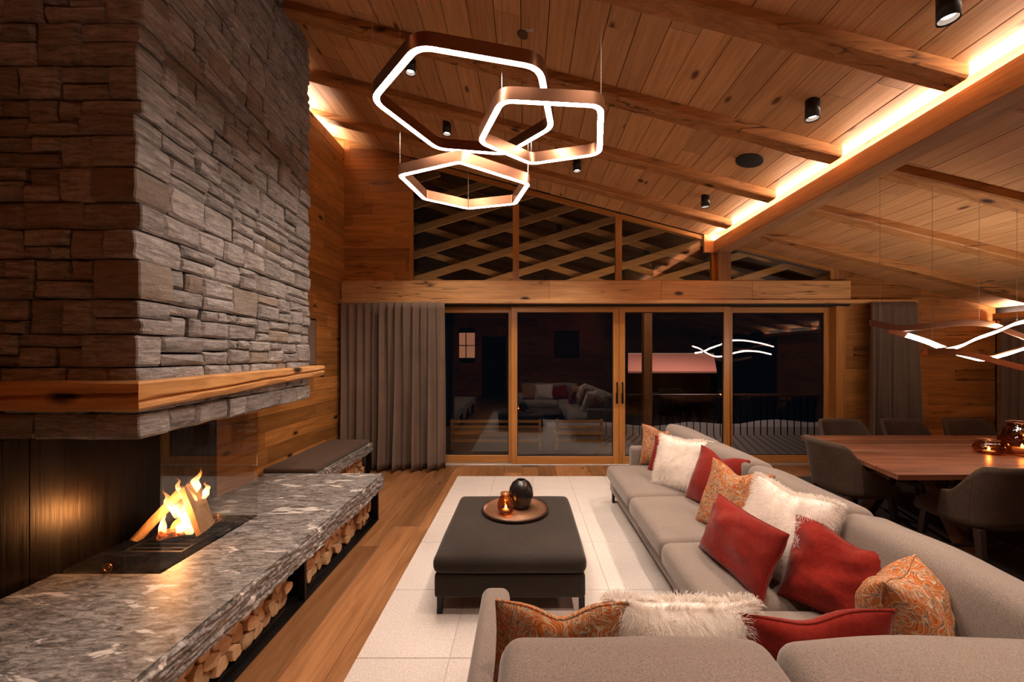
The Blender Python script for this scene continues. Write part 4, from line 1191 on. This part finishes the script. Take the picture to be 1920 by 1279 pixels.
# dining pendant: three waving ribbons
dp = thing('wave_pendant', (4.3, 3.5, 1.75), 'copper pendant of three waving light ribbons above the dining table', 'pendant lamp')
def ribbon(pts, y0, glow, tilt, half=.026, th=.012):
    P = [Vector((px, y0+dy, pz)) for px, pz, dy in pts]
    Q = []
    for i in range(len(P)-1):
        p0, p1_, p2_, p3_ = P[max(0, i-1)], P[i], P[i+1], P[min(len(P)-1, i+2)]
        for k in range(8):
            f = k/8; Q.append(.5*((2*p1_)+(-p0+p2_)*f+(2*p0-5*p1_+4*p2_-p3_)*f*f+(-p0+3*p1_-3*p2_+p3_)*f**3))
    Q.append(P[-1]); n = len(Q); V = []; F = []; E = []; EF = []; TOP = []
    for i, q in enumerate(Q):
        t = (Q[min(n-1, i+1)]-Q[max(0, i-1)]).normalized()
        an = math.radians(tilt(i/(n-1))); a = Vector((0, math.cos(an), math.sin(an))); nn = t.cross(a).normalized()
        if nn.z > 0: nn = -nn
        for (s, d) in ((-1, 0), (1, 0), (1, -1), (-1, -1)): V.append(q+a*half*s+nn*th*d)
        for s in (-.85, .85): E.append(q+a*half*s+nn*.0015); TOP.append(q+a*half*s*.8-nn*(th+.0015))
    for i in range(n-1):
        for j in range(4): F.append((i*4+j, i*4+(j+1) % 4, (i+1)*4+(j+1) % 4, (i+1)*4+j))
        if i > 7: EF.append((i*2, i*2+1, i*2+3, i*2+2))
    F.append((0,1,2,3)); F.append(((n-1)*4, (n-1)*4+3, (n-1)*4+2, (n-1)*4+1))
    r_ = fixn(put('ribbon', MB().add(V, F), M['copper'], dp)); r_.data.polygons.foreach_set('use_smooth', [False]*len(r_.data.polygons))
    if glow:
        put('diffuser', MB().add(E, EF), M['pend2'], r_)
        put('upper_fill_strip', MB().add([(e[0], e[1], e[2]+.0) for e in TOP], EF), M['pend2'], r_)  # upward glow added on the ribbon tops to brighten the right ceiling
RQ = lambda px, py, d=0: ((px-984)*(3.5+d)/747, 1.6-(py-667)*(3.5+d)/747, d)
ribbon([RQ(1630,606), RQ(1690,616), RQ(1750,611), RQ(1810,606), RQ(1860,611), RQ(1900,626), RQ(1950,640), RQ(2010,630), RQ(2080,610)], 3.5, False, lambda f: 80)
ribbon([RQ(1665,620,.05), RQ(1700,629,.05), RQ(1735,640,.04), RQ(1770,654,.0), RQ(1815,668,-.05), RQ(1850,674,-.05), RQ(1890,664,0), RQ(1940,650,.05), RQ(2000,652,.05), RQ(2080,664,0)], 3.5, True, lambda f: -50)
ribbon([RQ(1728,662,-.12), RQ(1765,658,-.12), RQ(1800,650,-.1), RQ(1830,636,-.1), RQ(1870,622,-.1), RQ(1910,606,-.08), RQ(1960,600,-.05), RQ(2020,612,0), RQ(2090,630,0)], 3.5, True, lambda f: -48)
ribbon([RQ(1740,661,-.2), RQ(1785,660,-.2), RQ(1830,668,-.2), RQ(1880,682,-.2), RQ(1930,692,-.2), RQ(2000,690,-.2), RQ(2080,676,-.2)], 3.5, False, lambda f: 80)
for px, py, d, pt in ((1650, 610, 0, 395), (1748, 658, -.12, 365), (1836, 608, 0, 402), (1907, 608, -.08, 410)):
    xx, zz, _ = RQ(px, py, d)
    put('cable', MB().tube([(xx, 3.5+d, zz), (xx, 3.5+d, zr(xx)+.002)], .0013, 5), M['steel'], dp)
    put('ceiling_cup', MB().lathe([(0, -.03), (.008, -.03), (.012, 0), (0, 0)], 12, (xx, 3.5+d, zr(xx)-.001)), M['black'], dp)

# ------------------------------------------------------------------ ceiling spots, speaker, detectors
SP = [(-1.05, 3.66, 'black ceiling spotlight half hidden behind the largest ring pendant'), (-.90, 4.60, 'black ceiling spotlight seen through the largest ring pendant'),
      (.61, 4.66, 'black ceiling spotlight below and right of the five sided pendant'), (2.13, 4.70, 'black ceiling spotlight farthest along the glowing beam, nearest the window wall'),
      (2.13, 2.95, 'black ceiling spotlight left of the glowing beam, between two rafters in mid picture'), (2.19, 2.06, 'large black ceiling spotlight at the top right edge of the picture')]
SPX = [(.6, 2.0, 'added unseen ceiling spotlight above the corner of the sofa'), (.6, .3, 'added unseen ceiling spotlight behind the near backrest of the sofa'),  # spots out of view, added for the light they give
       (2.1, .3, 'added unseen ceiling spotlight beside the long beam, behind the camera side of the sofa')]
for x_, y_, lab in SP + SPX:
    z = zc(x_); t = thing('ceiling_spot', (x_, y_, z), lab, 'spotlight', 'black cylinder spotlights on the ceiling')
    put('housing', MB().lathe([(.041, -.118), (.047, -.135), (.047, .008), (0, .008)], 32), M['spotblack'], t, True, world=False)
    put('reflector', MB().lathe([(.041, -.128), (.030, -.105), (0, -.105)], 24), M['steel'], t, True, world=False)
    put('lamp_face', MB().lathe([(0, -.108), (.029, -.108)], 20), M['spot_face'], t, world=False)
    light('spot_beam', 'SPOT', (x_, y_, z-.14), SPOT_W, (1,.80,.64), .028, (0,0,0), parent=t, spot_size=math.radians(96), spot_blend=.8)
o = put('ceiling_speaker', MB().lathe([(0, -.006), (.118, -.006), (.124, -.002), (.124, .004)], 40), M['blackmatt']); o.location = (2.16, 3.83, zc(2.16)-.003); o.rotation_euler = (0, math.atan(.265), 0)
tag(o, 'flat round black speaker grille in the sloping ceiling', 'speaker')
for x_, y_, r_, lab in ((-.016, 3.04, .045, 'small round wooden disc set in the ceiling boards above the largest pendant'), (1.38, 4.74, .032, 'small dark round detector on the ceiling between the far rafters')):
    o = put('ceiling_detector', MB().lathe([(0, -.008), (r_*.8, -.008), (r_, -.003), (r_, .004)], 28), simple('detector', (.10,.05,.022), .6)); o.location = (x_, y_, zc(x_)-.003); o.rotation_euler = (0, math.atan(.265), 0)
    tag(o, lab, 'detector')

# ------------------------------------------------------------------ outside
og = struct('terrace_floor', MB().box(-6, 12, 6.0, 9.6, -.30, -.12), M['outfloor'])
lt = thing('roof_lattice', (.9, 6.9, 2.9), 'roof timbers outside the upper windows, with bars standing in for mirrored rafters', 'lattice')
def bar(parent, a, b, wd, th, y, mat, nm):
    a, b = Vector(a), Vector(b); d = (b-a).normalized(); n_ = Vector((-d.y, d.x))*wd/2
    q = [a-n_, b-n_, b+n_, a+n_]
    put(nm, MB().hexa([(q[0].x, y, q[0].y),(q[1].x, y, q[1].y),(q[1].x, y+th, q[1].y),(q[0].x, y+th, q[0].y),(q[3].x, y, q[3].y),(q[2].x, y, q[2].y),(q[2].x, y+th, q[2].y),(q[3].x, y+th, q[3].y)]), mat, parent)
sl = math.tan(math.radians(17))
def lat(z, sg, y, wd):
    xa, xb = -2.6, 6.2
    q0 = (2.50-z)/(sg*sl); q1 = (4.75-z)/(sg*sl)
    xa, xb = max(xa, min(q0, q1)), min(xb, max(q0, q1))
    if xb-xa > .3: bar(lt, (xa, z+xa*sg*sl), (xb, z+xb*sg*sl), wd, .05, y, M['lattice'], 'timber')
for k in range(14): lat(.9+k*.43, 1, 6.85, .115)
for k in range(14): lat(2.0+k*.43, -1, 6.95, .10)  # reflection of the inner rafters, built as solid bars outside
br = struct('roof_overhang', MB().box(-2.9, 6.6, 6.0, 8.4, 5.4, 5.5).box(-2.9, 6.6, 7.6, 7.7, 2.62, 5.45), M['blackmatt'])
# outdoor slatted benches
for (xa, xb, lab) in ((-1.35, .30, 'low slatted wooden terrace bench outside the left glass panel'), (.56, 1.42, 'low slatted wooden terrace chair outside the sliding door')):
    t = thing('terrace_bench', ((xa+xb)/2, 7.2, -.12), lab, 'bench')
    for zz in (.43, .33, .21, .08): put('slat', MB().box(xa, xb-.02, 7.20, 7.225, zz-.05, zz, .003), M['slat'], t)
    for xx in (xa, xb-.05): put('leg', MB().box(xx, xx+.05, 7.226, 7.27, -.12, .44, .003), M['slat'], t)
    put('seat_board', MB().box(xa, xb, 7.28, 7.75, .12, .15, .003), M['slat'], t)
cl = thing('terrace_post', (2.35, 7.7, -.12), 'dim wooden roof post on the terrace behind the glass', 'post')
put('shaft', MB().box(2.28, 2.44, 7.62, 7.78, -.12, 2.62, .005), M['post'], cl)
rl = thing('terrace_railing', (3.5, 8.6, -.12), 'black terrace railing of thin upright bars', 'railing')
put('top_rail', MB().box(1.7, 7.5, 8.58, 8.62, .72, .76), M['black'], rl)
for k in range(40): put('bar', MB().box(1.75+k*.145, 1.762+k*.145, 8.59, 8.61, -.12, .72), M['black'], rl)
nb = thing('neighbour_house', (8, 23, -4), 'neighbouring house with a long pinkish lit roof in the night', 'house')
put('wall', MB().box(6.2, 11.0, 22.8, 27, -4, .75), M['nwall'], nb)
put('roof', MB().hexa([(5.7,22,.62),(10.6,22,.62),(12.8,27,1.62),(7.0,27,1.62),(5.7,22,.72),(10.6,22,.72),(12.8,27,1.72),(7.0,27,1.72)]), M['roof'], nb)
put('gutter', MB().box(7.0, 12.8, 26.95, 27.05, 1.66, 1.76), M['steel'], nb)
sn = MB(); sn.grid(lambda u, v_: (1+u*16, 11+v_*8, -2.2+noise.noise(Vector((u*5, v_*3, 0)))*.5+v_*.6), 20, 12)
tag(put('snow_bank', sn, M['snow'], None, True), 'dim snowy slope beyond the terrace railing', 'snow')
# unseen fill lights, added to brighten the terrace timbers and the neighbour's roof
light('terrace_fill', 'AREA', (1.4, 6.30, 2.45), 18, (1,.62,.36), 6.5, (math.radians(130), 0, 0), shape='RECTANGLE', size_y=.1)
light('roof_fill', 'POINT', (8.5, 20.5, 6.0), 1500, (1,.62,.50), .3)
